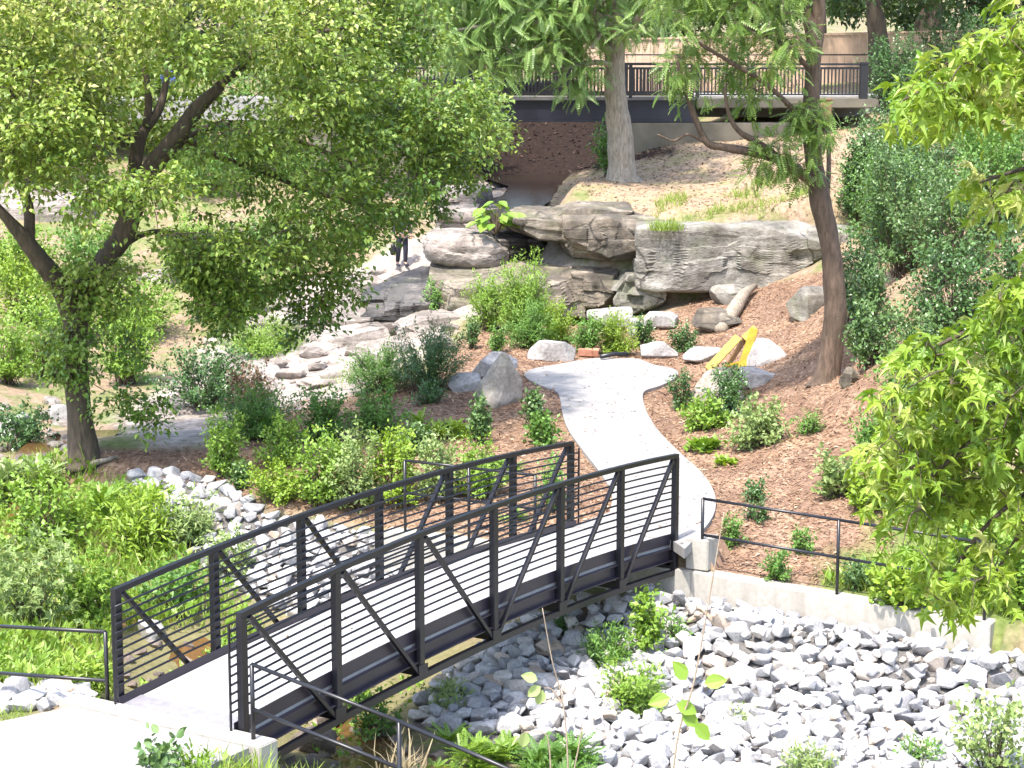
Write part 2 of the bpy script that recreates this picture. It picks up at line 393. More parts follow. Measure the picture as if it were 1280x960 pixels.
# ---------------------------------------------------------------- ground zones (world polygons)
Z_MULCH = gpoly([(75,600),(90,570),(165,560),(250,560),(300,520),(380,500),(430,500),(490,480),(560,462),(575,425),(700,408),(790,405),(830,395),(870,372),(930,362),(1000,345),(1045,335),(1060,380),
                 (1075,440),(1110,520),(1140,600),(1120,690),(1010,735),(1000,752),(860,735),(846,690),(720,664),(520,664),(440,650),(340,645),(270,610),(160,596)])
Z_ROCK = gpoly([(175,560),(150,520),(230,470),(270,420),(370,365),(470,322),(545,290),(555,228),(655,226),(640,262),(640,318),(720,330),(800,345),(830,385),(720,402),(570,405),
                (560,440),(480,470),(430,500),(340,520),(250,556)])
Z_RIP = gpoly([(515,905),(560,850),(640,790),(700,768),(855,738),(1000,780),(1190,815),(1290,830),(1290,990),(1000,1000),(760,1000)]) 
Z_RIP2 = gpoly([(140,606),(200,590),(262,602),(330,645),(440,662),(520,672),(600,700),(560,760),(470,790),(380,775),(300,740),(230,690),(190,640)])
Z_GRASS = gpoly([(1000,752),(1010,735),(1080,690),(1140,600),(1290,600),(1290,810),(1190,790)])
Z_HILL = gpoly([(640,266),(650,250),(690,240),(770,215),(790,180),(1000,150),(1280,120),(1280,330),(1100,420),(1040,380),(1030,300),(820,275)])
Z_BANK = gpoly([(-60,880),(-60,600),(0,590),(150,600),(200,640),(240,700),(330,770),(460,800),(600,800),(520,900),(560,990),(300,990),(300,940),(130,880)])
Z_SHADED = [(-2.5,71), (5.4,67), (5.6,75), (7,97), (-6,97), (-4,75)]  # bank under the upper bridge, its shade painted into the ground colour
def zone(x, y, poly, jit=.3, edge=None):
    P = np.stack([x, y, np.zeros_like(x)], 1)
    acc = 0
    for k in range(5):
        jx = jit * fbm(P * 1.3 + k * 9.1, 3); jy = jit * fbm(P * 1.3 + 50 + k * 9.1, 3)
        acc = acc + in_poly(x + jx, y + jy, poly)
    return acc / 5.0

def ground_material():
    m, nt, b = newmat('mixed_ground'); P = posvec(nt)
    n1 = noise(nt, 1.1, 6, .6, P); n2 = noise(nt, 7, 6, .7, P); n3 = noise(nt, 32, 4, .7, P)
    soil = ramp(nt, n2, [(.25, (.13, .085, .055)), (.5, (.27, .195, .135)), (.75, (.36, .28, .20))])
    green = ramp(nt, n2, [(.3, (.07, .11, .025)), (.7, (.16, .21, .055))])
    base = mixc(nt, ramp(nt, n1, [(.42, 0.0), (.58, .8)]), soil, green)
    vor = nd(nt, 'ShaderNodeTexVoronoi'); vor.inputs['Scale'].default_value = 15; nt.links.new(P, vor.inputs['Vector'])
    chip = ramp(nt, mixc(nt, .5, n3, vor.outputs['Color']), [(.25, (.085, .048, .029)), (.5, (.27, .168, .102)), (.78, (.41, .30, .21))])
    chip = mixc(nt, ramp(nt, n1, [(.4, 0.0), (.65, .4)]), chip, (.27, .19, .145))
    chip = mixc(nt, ramp(nt, noise(nt, .55, 5, .6, P, .6), [(.44, .55), (.58, 0.0)]), chip, (.13, .076, .055))
    rock = ramp(nt, noise(nt, 1.7, 7, .65, P, .5), [(.28, (.17, .14, .12)), (.45, (.33, .285, .25)), (.7, (.47, .42, .385))])
    rock = mixc(nt, ramp(nt, n2, [(.35, .5), (.55, 0.0)]), rock, (.12, .10, .085))
    grav = ramp(nt, n3, [(.3, (.055, .052, .05)), (.7, (.20, .19, .18))])
    hill = ramp(nt, n2, [(.28, (.17, .115, .07)), (.5, (.31, .225, .15)), (.75, (.41, .32, .225))])
    hill = mixc(nt, ramp(nt, n1, [(.5, 0.0), (.68, .65)]), hill, (.20, .20, .07))
    dark = ramp(nt, n2, [(.3, (.006, .004, .003)), (.7, (.030, .017, .012))])  # near-black tone standing in for the shade on the bank
    c = base
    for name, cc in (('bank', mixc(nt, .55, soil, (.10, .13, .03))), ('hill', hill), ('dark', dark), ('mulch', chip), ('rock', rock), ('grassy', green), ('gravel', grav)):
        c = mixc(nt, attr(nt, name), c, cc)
    nt.links.new(c, b.inputs['Base Color']); b.inputs['Roughness'].default_value = .92; b.inputs['Specular IOR Level'].default_value = .2
    bump(nt, b, mixc(nt, .5, n2, n3), .8, .04)
    return m

def axis_coords(lo, hi, step, out_lo, out_hi, g=1.16):
    a = list(np.arange(lo, hi + 1e-6, step)); s = step
    while a[-1] < out_hi: s *= g; a.append(a[-1] + s)
    s = step
    while a[0] > out_lo: s *= g; a.insert(0, a[0] - s)
    return np.array(a)
gx = axis_coords(-13, 12.5, .15, -260, 260); gy = axis_coords(20, 66, .16, -30, 620, 1.1)
GX, GY = np.meshgrid(gx, gy); fx_, fy_ = GX.ravel(), GY.ravel()
GZ = zt(fx_, fy_)
nx, ny = len(gx), len(gy)
idx = np.arange(nx * ny).reshape(ny, nx)
quads = np.stack([idx[:-1, :-1], idx[:-1, 1:], idx[1:, 1:], idx[1:, :-1]], -1).reshape(-1, 4)
gme = arr_mesh('ground', np.stack([fx_, fy_, GZ], 1), quads.ravel(), np.full(len(quads), 4), smooth=True)
def set_attr(me, name, v):
    a = me.attributes.new(name, 'FLOAT', 'POINT'); a.data.foreach_set('value', np.asarray(v, np.float32))
front = ((fx_ - W0[0]) * WN[0] + (fy_ - W0[1]) * WN[1]) < .1
z_mulch = zone(fx_, fy_, Z_MULCH) * np.where(front & (fx_ > -2.5), 0, 1)
set_attr(gme, 'mulch', z_mulch); set_attr(gme, 'rock', zone(fx_, fy_, Z_ROCK, .5)); set_attr(gme, 'gravel', np.maximum(zone(fx_, fy_, Z_RIP, .25), zone(fx_, fy_, Z_RIP2, .25)))
set_attr(gme, 'grassy', zone(fx_, fy_, Z_GRASS, .6) * np.where(front, 0, 1)); set_attr(gme, 'hill', zone(fx_, fy_, Z_HILL, .6)); set_attr(gme, 'bank', zone(fx_, fy_, Z_BANK, .4)); set_attr(gme, 'dark', zone(fx_, fy_, Z_SHADED, .8))
tag(link_mesh('ground', gme, ground_material()), kind='structure')

# path with the T-shaped plaza at its end, and the near approach slab
mb = MB(); mb.prism([tuple(p) for p in pathpoly], -.14, .018); tag(mb.build('path', M['path']), kind='structure')
def brp(t, s): return tuple(br(t, s)[:2] )
mb = MB()
s_l = [brp(-.42, -.35), brp(-.42, BW + .42), tuple(at(262, 958, 0)[:2]), (-3.9, 17.5), (-7.6, 18.0), tuple(at(0, 903, 0)[:2])]
mb.prism(s_l, -.16, .01); tag(mb.build('path', M['path']), kind='structure')

# creek water
def water(name, c, rough=.06):
    m, nt, b = newmat(name); n = noise(nt, 5, 4, .6, posvec(nt), .5)
    nt.links.new(ramp(nt, n, [(.3, tuple(x*.6 for x in c)), (.7, c)]), b.inputs['Base Color'])
    b.inputs['Roughness'].default_value = rough; bump(nt, b, noise(nt, 14, 3, .5, posvec(nt)), .25, .02); return m
M['creek'] = water('shallow_brown_water', (.16, .085, .035)); M['pool'] = water('dark_pool_water', (.022, .017, .012))
def stream(name, pts, widths, mat, lift=.03):
    pts = np.array(pts, float); t = np.linspace(0, len(pts)-1, (len(pts)-1)*8+1)
    X = np.stack([np.interp(t, range(len(pts)), pts[:, i]) for i in range(2)], 1); w = np.interp(t, range(len(pts)), widths)
    T = unit(np.gradient(X, axis=0)); Nn = np.stack([-T[:, 1], T[:, 0]], 1)
    z = zt(X[:, 0], X[:, 1]); k = np.ones(7)/7; z = np.convolve(np.pad(z, 3, 'edge'), k, 'valid') + lift
    m = 7; V = []
    for i in range(len(X)):
        for j in range(m): V.append([*(X[i] + Nn[i]*w[i]*(j/(m-1)-.5)*2), z[i]])
    ix = np.arange(len(V)).reshape(len(X), m); q = np.stack([ix[:-1,:-1], ix[:-1,1:], ix[1:,1:], ix[1:,:-1]], -1).reshape(-1, 4)
    return tag(link_mesh(name, arr_mesh(name, V, q.ravel(), np.full(len(q), 4), smooth=True), mat), kind='structure')
stream('creek_water', [(-9.5,44),(-9.2,40),(-8.6,36),(-7.2,32.5),(-5.2,30.2),(-3.4,28.6),(-2.2,27.2),(-1.5,25),(-1,21)], [.8,.8,.7,.7,.6,.6,.6,.7,.9], M['creek'])
pool = [tuple(p) for p in _ctr * 0 + POOLP]
mb = MB(); V = [(*p, 2.80) for p in pool]; mb.add(V, [tuple(range(len(V)))]); tag(mb.build('pool_water', M['pool']), kind='structure')

# ---------------------------------------------------------------- steel footbridge
bridge = empty('footbridge', br(0, BW/2), 'dark steel truss footbridge with pale concrete deck and diagonal braces over the rocky creek', 'footbridge')
bo = np.array(bridge.location)
def bb(mbx, name, mat, bevel=0): 
    o = mbx.build(name, mat, None, bevel, origin=bo); o.parent = bridge; o.location = (0, 0, 0); return o
NP = 6; TS = [BL * i / NP for i in range(NP + 1)]
fine = np.linspace(0, BL, 25)
def sweep(mbx, s, z, w, h, t0=0, t1=BL, n=24):
    ts = np.linspace(t0, t1, n + 1)
    V = []; off = np.array([PR[0], PR[1], 0])
    for t in ts:
        c = br(t, s, z); V += [c - off*w/2 - (0,0,h/2), c + off*w/2 - (0,0,h/2), c + off*w/2 + (0,0,h/2), c - off*w/2 + (0,0,h/2)]
    F = [(4*i+k, 4*i+(k+1)%4, 4*i+4+(k+1)%4, 4*i+4+k) for i in range(n) for k in range(4)] + [(3,2,1,0), (4*n, 4*n+1, 4*n+2, 4*n+3)]
    mbx.add(V, F)
mb = MB(); sweep(mb, BW/2, -.06, BW - .18, .12, .30, BL); bb(mb, 'deck', M['deck'])
mb = MB(); sweep(mb, BW/2, -.055, BW - .17, .13, -.05, .29, 4); bb(mb, 'threshold_plate', M['steel_light'])
RAIL_H = 1.37
for side, s in ((0, 0.0), (1, BW)):
    sg = -1 if side == 0 else 1
    mb = MB(); sweep(mb, s, RAIL_H, .075, .066, -.05, BL + .05); bb(mb, 'top_rail', M['steel'])
    mb = MB(); sweep(mb, s, -.50, .085, .085, 0, BL); bb(mb, 'bottom_chord', M['steel'])
    mb = MB(); sweep(mb, s - sg * .075, .025, .012, .17, -.08, BL + .05); bb(mb, 'toe_plate', M['toe'])
    mb = MB(); sweep(mb, s - sg * .04, -.115, .075, .014, 0, BL); sweep(mb, s - sg * .066, -.215, .014, .166, 0, BL); sweep(mb, s - sg * .03, -.305, .09, .014, 0, BL)
    bb(mb, 'side_channel', M['toe'])
    for i, t in enumerate(TS):
        w = .098
        mb = MB(); p0, p1 = br(t, s, -.46), br(t, s, RAIL_H - .035); up = (PR[0], PR[1], 0)
        mb.beam(p0, p1, w, .085, up); po = bb(mb, 'post', M['steel'])
        if 0 < i < NP:
            zz, hh_ = -.40, .13
            mb = MB(); c_ = br(t, s + sg * .05, zz); mb.frame_box(c_, np.append(AX, 0) * .10, np.append(PR, 0) * .006, (0, 0, hh_ / 2)); gp = bb(mb, 'gusset_plate', M['steel']); gp.parent = po; gp.location = (0, 0, 0)
    for i in range(NP):
        a, b_ = (TS[i], TS[i+1]) if i < NP//2 else (TS[i+1], TS[i])
        mb = MB(); dt = .12 * (1 if a < b_ else -1)
        mb.beam(br(a + dt, s + sg*.012, RAIL_H - .06), br(b_ - dt*.4, s + sg*.012, -.46), .05, .06, (PR[0], PR[1], 0)); bb(mb, 'diagonal_brace', M['steel'])
    for k in range(10):
        z = .22 + k * (RAIL_H - .30) / 10 + .03
        mb = MB(); ts = np.linspace(-.14, BL + .14, 25)
        mb.tube([br(t, s - sg*.07, z) for t in ts], .0138, 6); bb(mb, 'railing_bar', M['steel'])
    for t in (-.14, BL + .14):
        mb = MB(); mb.beam(br(t, s - sg*.07, -.02), br(t, s - sg*.07, RAIL_H - .08), .022, .022, (PR[0], PR[1], 0)); bb(mb, 'end_bar', M['steel'])
for i, t in enumerate(TS):
    mb = MB(); mb.beam(br(t, -.02, -.44), br(t, BW + .02, -.44), .09, .10); bb(mb, 'floor_beam', M['steel'])

# ---------------------------------------------------------------- concrete walls and curb
def wp(s, d, z): p = W0 + WE * s + WN * d; return np.array([p[0], p[1], z])
def wall_top(s): return -.44 - .04 * s if s > 0 else -.44 + .0 * s
def wall_run(name, s0, s1, label):
    mb = MB(); ss = np.linspace(s0, s1, 8); V = []
    for s in ss:
        zt_ = wall_top(s); V += [wp(s, 0, zt_ - 1.3), wp(s, .34, zt_ - 1.3), wp(s, .34, zt_), wp(s, 0, zt_)]
    n = len(ss) - 1
    F = [(4*i+k, 4*i+(k+1)%4, 4*i+4+(k+1)%4, 4*i+4+k) for i in range(n) for k in range(4)] + [(3,2,1,0), (4*n,4*n+1,4*n+2,4*n+3)]
    mb.add(V, F); o = mb.build(name, M['wall'], None, .012, origin=wp((s0+s1)/2, .17, -1.2)); return tag(o, label, 'wall')
s_bridge_r, s_bridge_l = -.05, -2.7
wall_run('retaining_wall', s_bridge_r + .16, 4.86, 'pale concrete retaining wall along the top of the grey rocks, ending in a square block')
wall_run('retaining_wall', -5.6, s_bridge_r + .155, 'pale concrete abutment wall under the far end of the footbridge, running behind its left truss')
mb = MB(); a = at(866, 714, -.40); 
mb.prism([tuple(wp(s_bridge_r + .02, .10, 0)[:2] ), tuple(wp(s_bridge_r + .40, .10, 0)[:2]), tuple(wp(s_bridge_r + .40, .55, 0)[:2]), tuple(wp(s_bridge_r + .02, .55, 0)[:2])], -.43, .06)
tag(mb.build('concrete_block', M['wall'], None, .015, origin=wp(s_bridge_r + .2, .3, -.4)), 'short upright concrete block on the wall beside the end of the path', 'block')
mb = MB(); mb.prism([brp(-.38, -.62), brp(-.07, -.62), brp(-.07, BW + .55), brp(-.38, BW + .55)], -1.9, .03)
tag(mb.build('concrete_curb', M['wall'], None, .012, origin=br(-.2, 1, -1.9)), 'low concrete curb between the approach slab and the grey threshold plate of the footbridge', 'curb')

# ---------------------------------------------------------------- black pipe fences
def fence(posts, zt_top, drop, label, foot):
    """posts: xy of each post; zt_top: rail heights; one fence thing with posts and two rails"""
    o = empty('pipe_fence', (*posts[0], foot[0]), label, 'fence', 'black pipe fences'); og = np.array(o.location)
    def put(mbx, nm): q = mbx.build(nm, M['black_rail'], None, 0, origin=og); q.parent = o; q.location = (0, 0, 0)
    for p, z, f in zip(posts, zt_top, foot):
        mb = MB(); mb.tube([(*p, f), (*p, z)], .026, 8); put(mb, 'post')
    for nm, dz in (('top_rail', 0), ('lower_rail', drop)):
        for i in range(len(posts) - 1):
            mb = MB(); mb.tube([(*posts[i], zt_top[i] - dz), (*posts[i+1], zt_top[i+1] - dz)], .024, 8); put(mb, nm)
def wxy(s, d=.17): return tuple(wp(s, d, 0)[:2])
ss = [.22, 2.45, 4.72]
fence([wxy(s) for s in ss], [wall_top(s) + 1.16 for s in ss], .58, 'black pipe fence on the concrete wall in front of the small round shrubs', [wall_top(s) for s in ss])
ss = [-5.25, -4.0, -2.75]
fence([wxy(s) for s in ss], [wall_top(s) + 1.22 for s in ss], .56, 'black pipe fence behind the far truss, in front of the lime green shrubs', [wall_top(s) for s in ss])
ps = [brp(-.22, BW + .32 + q) for q in (0, 2.0, 4.0)]
fence(ps, [.90, .60, .22], .52, 'black pipe fence sloping down over the creek from the near end of the bridge', [-.1, -1.2, -2.6])
ps = [brp(-.05, -.14 - q) for q in (0, 2.4, 4.4)]
fence(ps, [.86, .58, .5], .60, 'black pipe fence in front of the tall green weeds beside the near left truss', [-.02, -.75, -.8])

# ---------------------------------------------------------------- upper bridge, its abutments, the board wall beyond
UY, UZ = 70.0, 5.95
ub = empty('upper_bridge', (0, UY, 5.1), 'dark girder bridge with black picket railings crossing above the dark pool', 'bridge')
def ubb(mbx, nm, mat): q = mbx.build(nm, mat, None, 0, origin=(0, UY, 5.1)); q.parent = ub; q.location = (0, 0, 0); return q
ux0, ux1 = -4.4, 6.3
for yy in (UY, UY + 2.9):
    mb = MB(); mb.frame_box(((ux0+ux1)/2, yy + .08, 5.53), ((ux1-ux0)/2, 0, 0), (0, .02, 0), (0, 0, .36)); mb.frame_box(((ux0+ux1)/2, yy + .08, 5.17), ((ux1-ux0)/2, 0, 0), (0, .13, 0), (0, 0, .022))
    for k in range(3):
        for dx in (-.12, 0, .12): mb.frame_box((-3.6 + k*4.6 + dx + 2.35, yy + .045, 5.62), (.025,0,0), (0,.02,0), (0,0,.025)); mb.frame_box((-3.6 + k*4.6 + dx + 2.35, yy + .045, 5.45), (.025,0,0), (0,.02,0), (0,0,.025))
    ubb(mb, 'girder', M['girder'])
    mb = MB(); mb.frame_box(((ux0+ux1)/2, yy + .06, 5.925), ((ux1-ux0)/2, 0, 0), (0, .14, 0), (0, 0, .035)); ubb(mb, 'girder_lip', M['girder_lip'])
mb = MB(); mb.frame_box(((ux0+ux1)/2, UY + 1.53, 5.93), ((ux1-ux0)/2, 0, 0), (0, 1.32, 0), (0, 0, .05)); ubb(mb, 'deck', M['abutment'])
def railing(owner, bname, x0, x1, yy, z, og):
    n = max(1, int(round((x1 - x0) / 2.0))); xs = np.linspace(x0, x1, n + 1)
    def put(mbx, nm): q = mbx.build(nm, M['black_rail'], None, 0, origin=og); q.parent = owner; q.location = (0, 0, 0)
    for x in xs:
        mb = MB(); mb.frame_box((x, yy, z + .57), (.06,0,0), (0,.06,0), (0,0,.57)); put(mb, 'railing_post')
    mb = MB(); mb.frame_box(((x0+x1)/2, yy, z + 1.15), ((x1-x0)/2,0,0), (0,.05,0), (0,0,.035)); put(mb, 'railing_cap')
    for i in range(n):
        mb = MB(); a, b_ = xs[i] + .06, xs[i+1] - .06
        for zz in (.12, 1.0): mb.frame_box(((a+b_)/2, yy, z + zz), ((b_-a)/2,0,0), (0,.02,0), (0,0,.025))
        for x in np.arange(a + .06, b_ - .03, .125): mb.frame_box((x, yy, z + .56), (.025,0,0), (0,.016,0), (0,0,.43))
        put(mb, 'picket_panel')
railing(ub, 'r', ux0, ux1 - .1, UY + .12, UZ + .01, (0, UY, 5.1)); railing(ub, 'r', ux0, ux1 - .1, UY + 2.8, UZ + .01, (0, UY, 5.1))
# the walkway at the right end
wf = empty('picket_fence', (9, UY, UZ), 'black picket fence on the walkway behind the two-stemmed trunk, ending at a thick post', 'fence')
railing(wf, 'r', ux1 + .08, 12.0, UY + .12, UZ + .01, (9, UY, UZ))
mb = MB(); mb.frame_box((12.1, UY + .12, UZ + .55), (.13,0,0), (0,.13,0), (0,0,.62)); mb.frame_box((12.1, UY+.12, UZ+1.2), (.16,0,0), (0,.16,0), (0,0,.03)); q = mb.build('end_post', M['black_rail'], None, 0, origin=(9, UY, UZ)); q.parent = wf; q.location = (0,0,0)
mb = MB(); mb.prism([(4.1, UY - .5), (9.6, UY - .35), (9.6, UY + 1.2), (4.1, UY + 1.2)], 3.2, [5.12, 5.12, 5.12, 5.12]); mb.prism([(6.35, UY - .1), (12.6, UY - .1), (12.6, UY + 3.4), (6.35, UY + 3.4)], 5.62, 5.93)
tag(mb.build('bridge_abutment', M['abutment'], None, .03, origin=(7, UY, 4)), 'stained concrete abutment under the right end of the upper bridge', 'abutment')
mb = MB(); mb.prism([(-7, UY - .3), (ux0 + .8, UY - .3), (ux0 + .8, UY + 3.4), (-7, UY + 3.4)], 2.5, 5.12)
tag(mb.build('bridge_abutment', M['abutment'], None, .03, origin=(-6, UY, 4)), 'concrete abutment at the tree-hidden end of the upper bridge', 'abutment')
mb = MB(); mb.frame_box((10.6, UY - .55, 5.55), (.28,0,0), (0,.22,0), (0,0,.36)); mb.frame_box((10.6, UY-.55, 5.93), (.31,0,0), (0,.25,0), (0,0,.03))
tag(mb.build('stub_pier', M['brown_wood'], None, .015, origin=(10.6, UY - .55, 5.2)), 'short reddish brown pier at the end of the walkway by the picket fence', 'pier')
mb = MB(); mb.prism([(6.35, UY + 3.45), (15, UY + 3), (15, UY + 8), (6.35, UY + 9)], 5.2, 5.95); tag(mb.build('walkway', M['path']), kind='structure')
mb = MB(); mb.prism([(-30, UY + 3), (ux0 - .03, UY - .2), (ux0 - .03, UY + 3.2), (-30, UY + 7)], 5.2, 5.95); tag(mb.build('walkway', M['path']), kind='structure')
bw = empty('board_wall', (10, 82, 5.9), 'low tan wall of upright boards beyond the upper walkway', 'wall')
mb = MB()
xs = np.arange(3.0, 20.0, .30)
for x in xs: mb.frame_box((x, 82 + .012 * ((x * 7.3) % 1), 6.9 + .0125 * x), (.142,0,0), (0,.03,0), (0,0,.95 + .0125 * x))
q = mb.build('boards', M['wood_wall'], None, 0, origin=(10, 82, 5.9)); q.parent = bw; q.location = (0,0,0)
mb = MB(); mb.beam((2.8, 82, 7.96), (20.2, 82, 8.40), .16, .08); q = mb.build('cap', M['wood_wall'], None, 0, origin=(10, 82, 5.9)); q.parent = bw; q.location = (0,0,0)
hr = empty('handrail', (11, 79.5, 5.95), 'thin dark handrail in front of the tan board wall', 'handrail')
def hrp(mbx, nm): q = mbx.build(nm, M['black_rail'], None, 0, origin=(11, 79.5, 5.95)); q.parent = hr; q.location = (0,0,0)
for zz in (1.45, .95): mb = MB(); mb.tube([(4, 79.5, 5.95 + zz), (17, 79.5, 5.95 + zz)], .03, 6); hrp(mb, 'rail')
for x in np.arange(4, 17.1, 2.6): mb = MB(); mb.tube([(x, 79.5, 5.9), (x, 79.5, 7.4)], .03, 6); hrp(mb, 'post')

# ---------------------------------------------------------------- rocks
_ICO = {}
def ico(sub):
    if sub not in _ICO:
        bm = bmesh.new(); bmesh.ops.create_icosphere(bm, subdivisions=sub, radius=1)
        V = np.array([v.co[:] for v in bm.verts]); F = np.array([[v.index for v in f.verts] for f in bm.faces]); bm.free(); _ICO[sub] = (V, F)
    return _ICO[sub]
def rock_shape(seed, size, sub=4, blocky=4.0, cuts=9, rough=.05, strata=0.0, keep=.62):
    r = np.random.RandomState(seed); V, F = ico(sub)
    p = (np.abs(V) ** blocky).sum(1) ** (1 / blocky); V = V / p[:, None]
    for _ in range(cuts):
        n = unit(r.normal(size=3) * (1, 1, .8)); d = r.uniform(keep, .98)
        ex = V @ n - d * (np.abs(n).sum() ** .35); V = V - np.outer(np.maximum(ex, 0), n)
    V = V * np.asarray(size)
    s = float(np.mean(size)); P = V / s
    nrm = unit(V / np.asarray(size) ** 2)
    disp = rough * s * (fbm(P * 1.5 + seed * 3.1, 4) + .35 * fbm(P * 6 + seed, 3))
    if strata:
        layer = V[:, 2] + .10 * s * vnoise(P * 1.2 + seed) + V[:, 0] * .08
        disp += strata * .5 * vnoise(np.stack([layer / .30, layer * 0 + seed, P[:, 0] * .5], 1)) * (1 - np.abs(nrm[:, 2])) 
        Q = V + .22 * np.stack([vnoise(V * 1.1 + seed), vnoise(V * 1.1 + seed + 31), .7 * vnoise(V * 1.1 + seed + 57)], 1)
        cell = np.floor(Q / np.array([.8, .8, .34]) + seed).astype(int)
        disp += strata * 2.6 * (_h(cell[:, 0] + 256, cell[:, 1] + 256, cell[:, 2] + 256) - .6) * np.clip(1.15 - np.abs(nrm[:, 2]), .15, 1)
        c = 1 - np.abs(vnoise(np.stack([P[:, 0] * 1.5, P[:, 1] * 1.5, P[:, 2] * .4 + seed], 1)))   # vertical cracks
        disp -= strata * 1.2 * np.clip((c - .9) / .1, 0, 1) * (1 - np.abs(nrm[:, 2]))
    return V + nrm * disp[:, None], F
def rock(name, box, Y, depth, seed, mat, label, sub=4, cat='rock', group=None, tilt=(0, 0, 0), **k):
    x0, y0, x1, y1 = box; c = pt((x0+x1)/2, (y0+y1)/2, Y)
    sx, sz = (x1-x0) * Y / FPX / 2, (y1-y0) * Y / FPX / 2
    V, F = rock_shape(seed, (sx*1.06, depth/2, sz*1.06), sub, **k)
    Rm = np.array(Matrix.Rotation(tilt[0], 3, 'X') @ Matrix.Rotation(tilt[1], 3, 'Y') @ Matrix.Rotation(tilt[2], 3, 'Z')); V = V @ Rm.T
    base = V[:, 2].min(); V[:, 2] -= base
    me = arr_mesh(name, V, F.ravel(), np.full(len(F), 3), smooth=not k.get('strata'))
    o = link_mesh(name, me, M[mat]); o.location = (c[0], c[1] + depth * .3, c[2] + base)
    return tag(o, label, cat, group)
def rock_g(name, box, depth, seed, mat, label, sink=.32, dy=0, **k):       # stands on the ground at the foot of its box
    x0, y0, x1, y1 = box; g = ground_at((x0+x1)/2, y1); return rock(name, (x0, y0, x1, y1 + sink*(y1-y0)), g[1] + dy, depth, seed, mat, label, **k)

LS = dict(blocky=20, cuts=9, rough=.028, strata=.11, keep=.84, sub=6)
rock('ledge_rock', (634,268,742,298), 57.6, 4.2, 11, 'ledge', 'thin tan overhanging slab at the left tip of the cliff, above the dark hollow', tilt=(0,.10,.1), **LS)
rock('ledge_rock', (706,272,836,325), 56.6, 3.2, 12, 'ledge', 'cracked tan block in the middle of the cliff, left of the great pale block', **LS)
rock('ledge_rock', (802,282,1042,360), 55.9, 3.4, 13, 'ledge_pale', 'great pale grey block at the right of the cliff with grass on its top', tilt=(0,.0,-.04), **{**LS, 'rough': .035, 'strata': .07, 'cuts': 5, 'keep': .95})
rock('ledge_rock', (690,258,790,287), 57.7, 3.0, 43, 'ledge', 'flat tan slab on top of the cliff beside the pale hill', **LS)
rock('ledge_rock', (622,296,712,332), 59.6, 2.4, 14, 'ledge_wet_shade', 'dark recessed rock in the hollow under the thin slab', **LS)  # dark material paints the shade of the hollow
rock('ledge_rock', (690,332,806,352), 58.9, 2.2, 15, 'ledge', 'shadowed layer of rock set back beneath the cracked block', **LS)
rock('ledge_rock', (752,332,815,354), 57.5, 1.2, 16, 'ledge', 'small ragged rock wedged under the corner of the pale block', **LS)
rock('ledge_rock', (714,338,776,384), 56.3, 1.8, 17, 'ledge', 'squarish tan rock at the foot of the cliff, left of the mossy upright one', **LS)
rock('ledge_rock', (768,342,828,392), 55.9, 1.6, 18, 'ledge_pale', 'mossy upright rock propping the cliff left of the dark gap', **LS)
rock('ledge_rock', (815,352,905,396), 57.6, 1.8, 19, 'ledge_wet_shade', 'shade-darkened rock deep in the gap under the pale block', **LS)  # shade of the gap is painted by the dark material
rock('ledge_rock', (1006,285,1064,352), 56.2, 2.6, 44, 'ledge_pale', 'broken grey rock behind the two-stemmed trunk at the cliff end', **LS)
rock('ledge_rock', (528,292,634,336), 57.2, 2.6, 20, 'shelf', 'rounded tan boulder on the ledge beside the big-leaved plant', tilt=(0,.08,0), blocky=3.2, cuts=6, rough=.06, strata=.04, sub=5)
rock('ledge_rock', (540,342,728,404), 55.8, 3.0, 21, 'ledge', 'broad sloping bedrock below the hollow, behind the tall feathery shrubs', tilt=(.12,.02,0), **LS)
rock('ledge_rock', (455,350,585,408), 56.2, 3.0, 22, 'ledge_wet_shade', 'dark wet bedrock face with a small shrub growing on it', tilt=(.1,-.05,0), **LS)
rock('ledge_rock', (545,236,612,268), 66, 3, 46, 'shelf', 'pale flat rock shelf at the edge of the dark pool', **{**LS, 'sub': 5})
rock('ledge_rock', (548,262,640,292), 62, 3, 47, 'shelf', 'low tan slab behind the big-leaved plant', **{**LS, 'sub': 5})
sh = dict(blocky=9, cuts=8, rough=.035, strata=.08, sub=5, keep=.8)
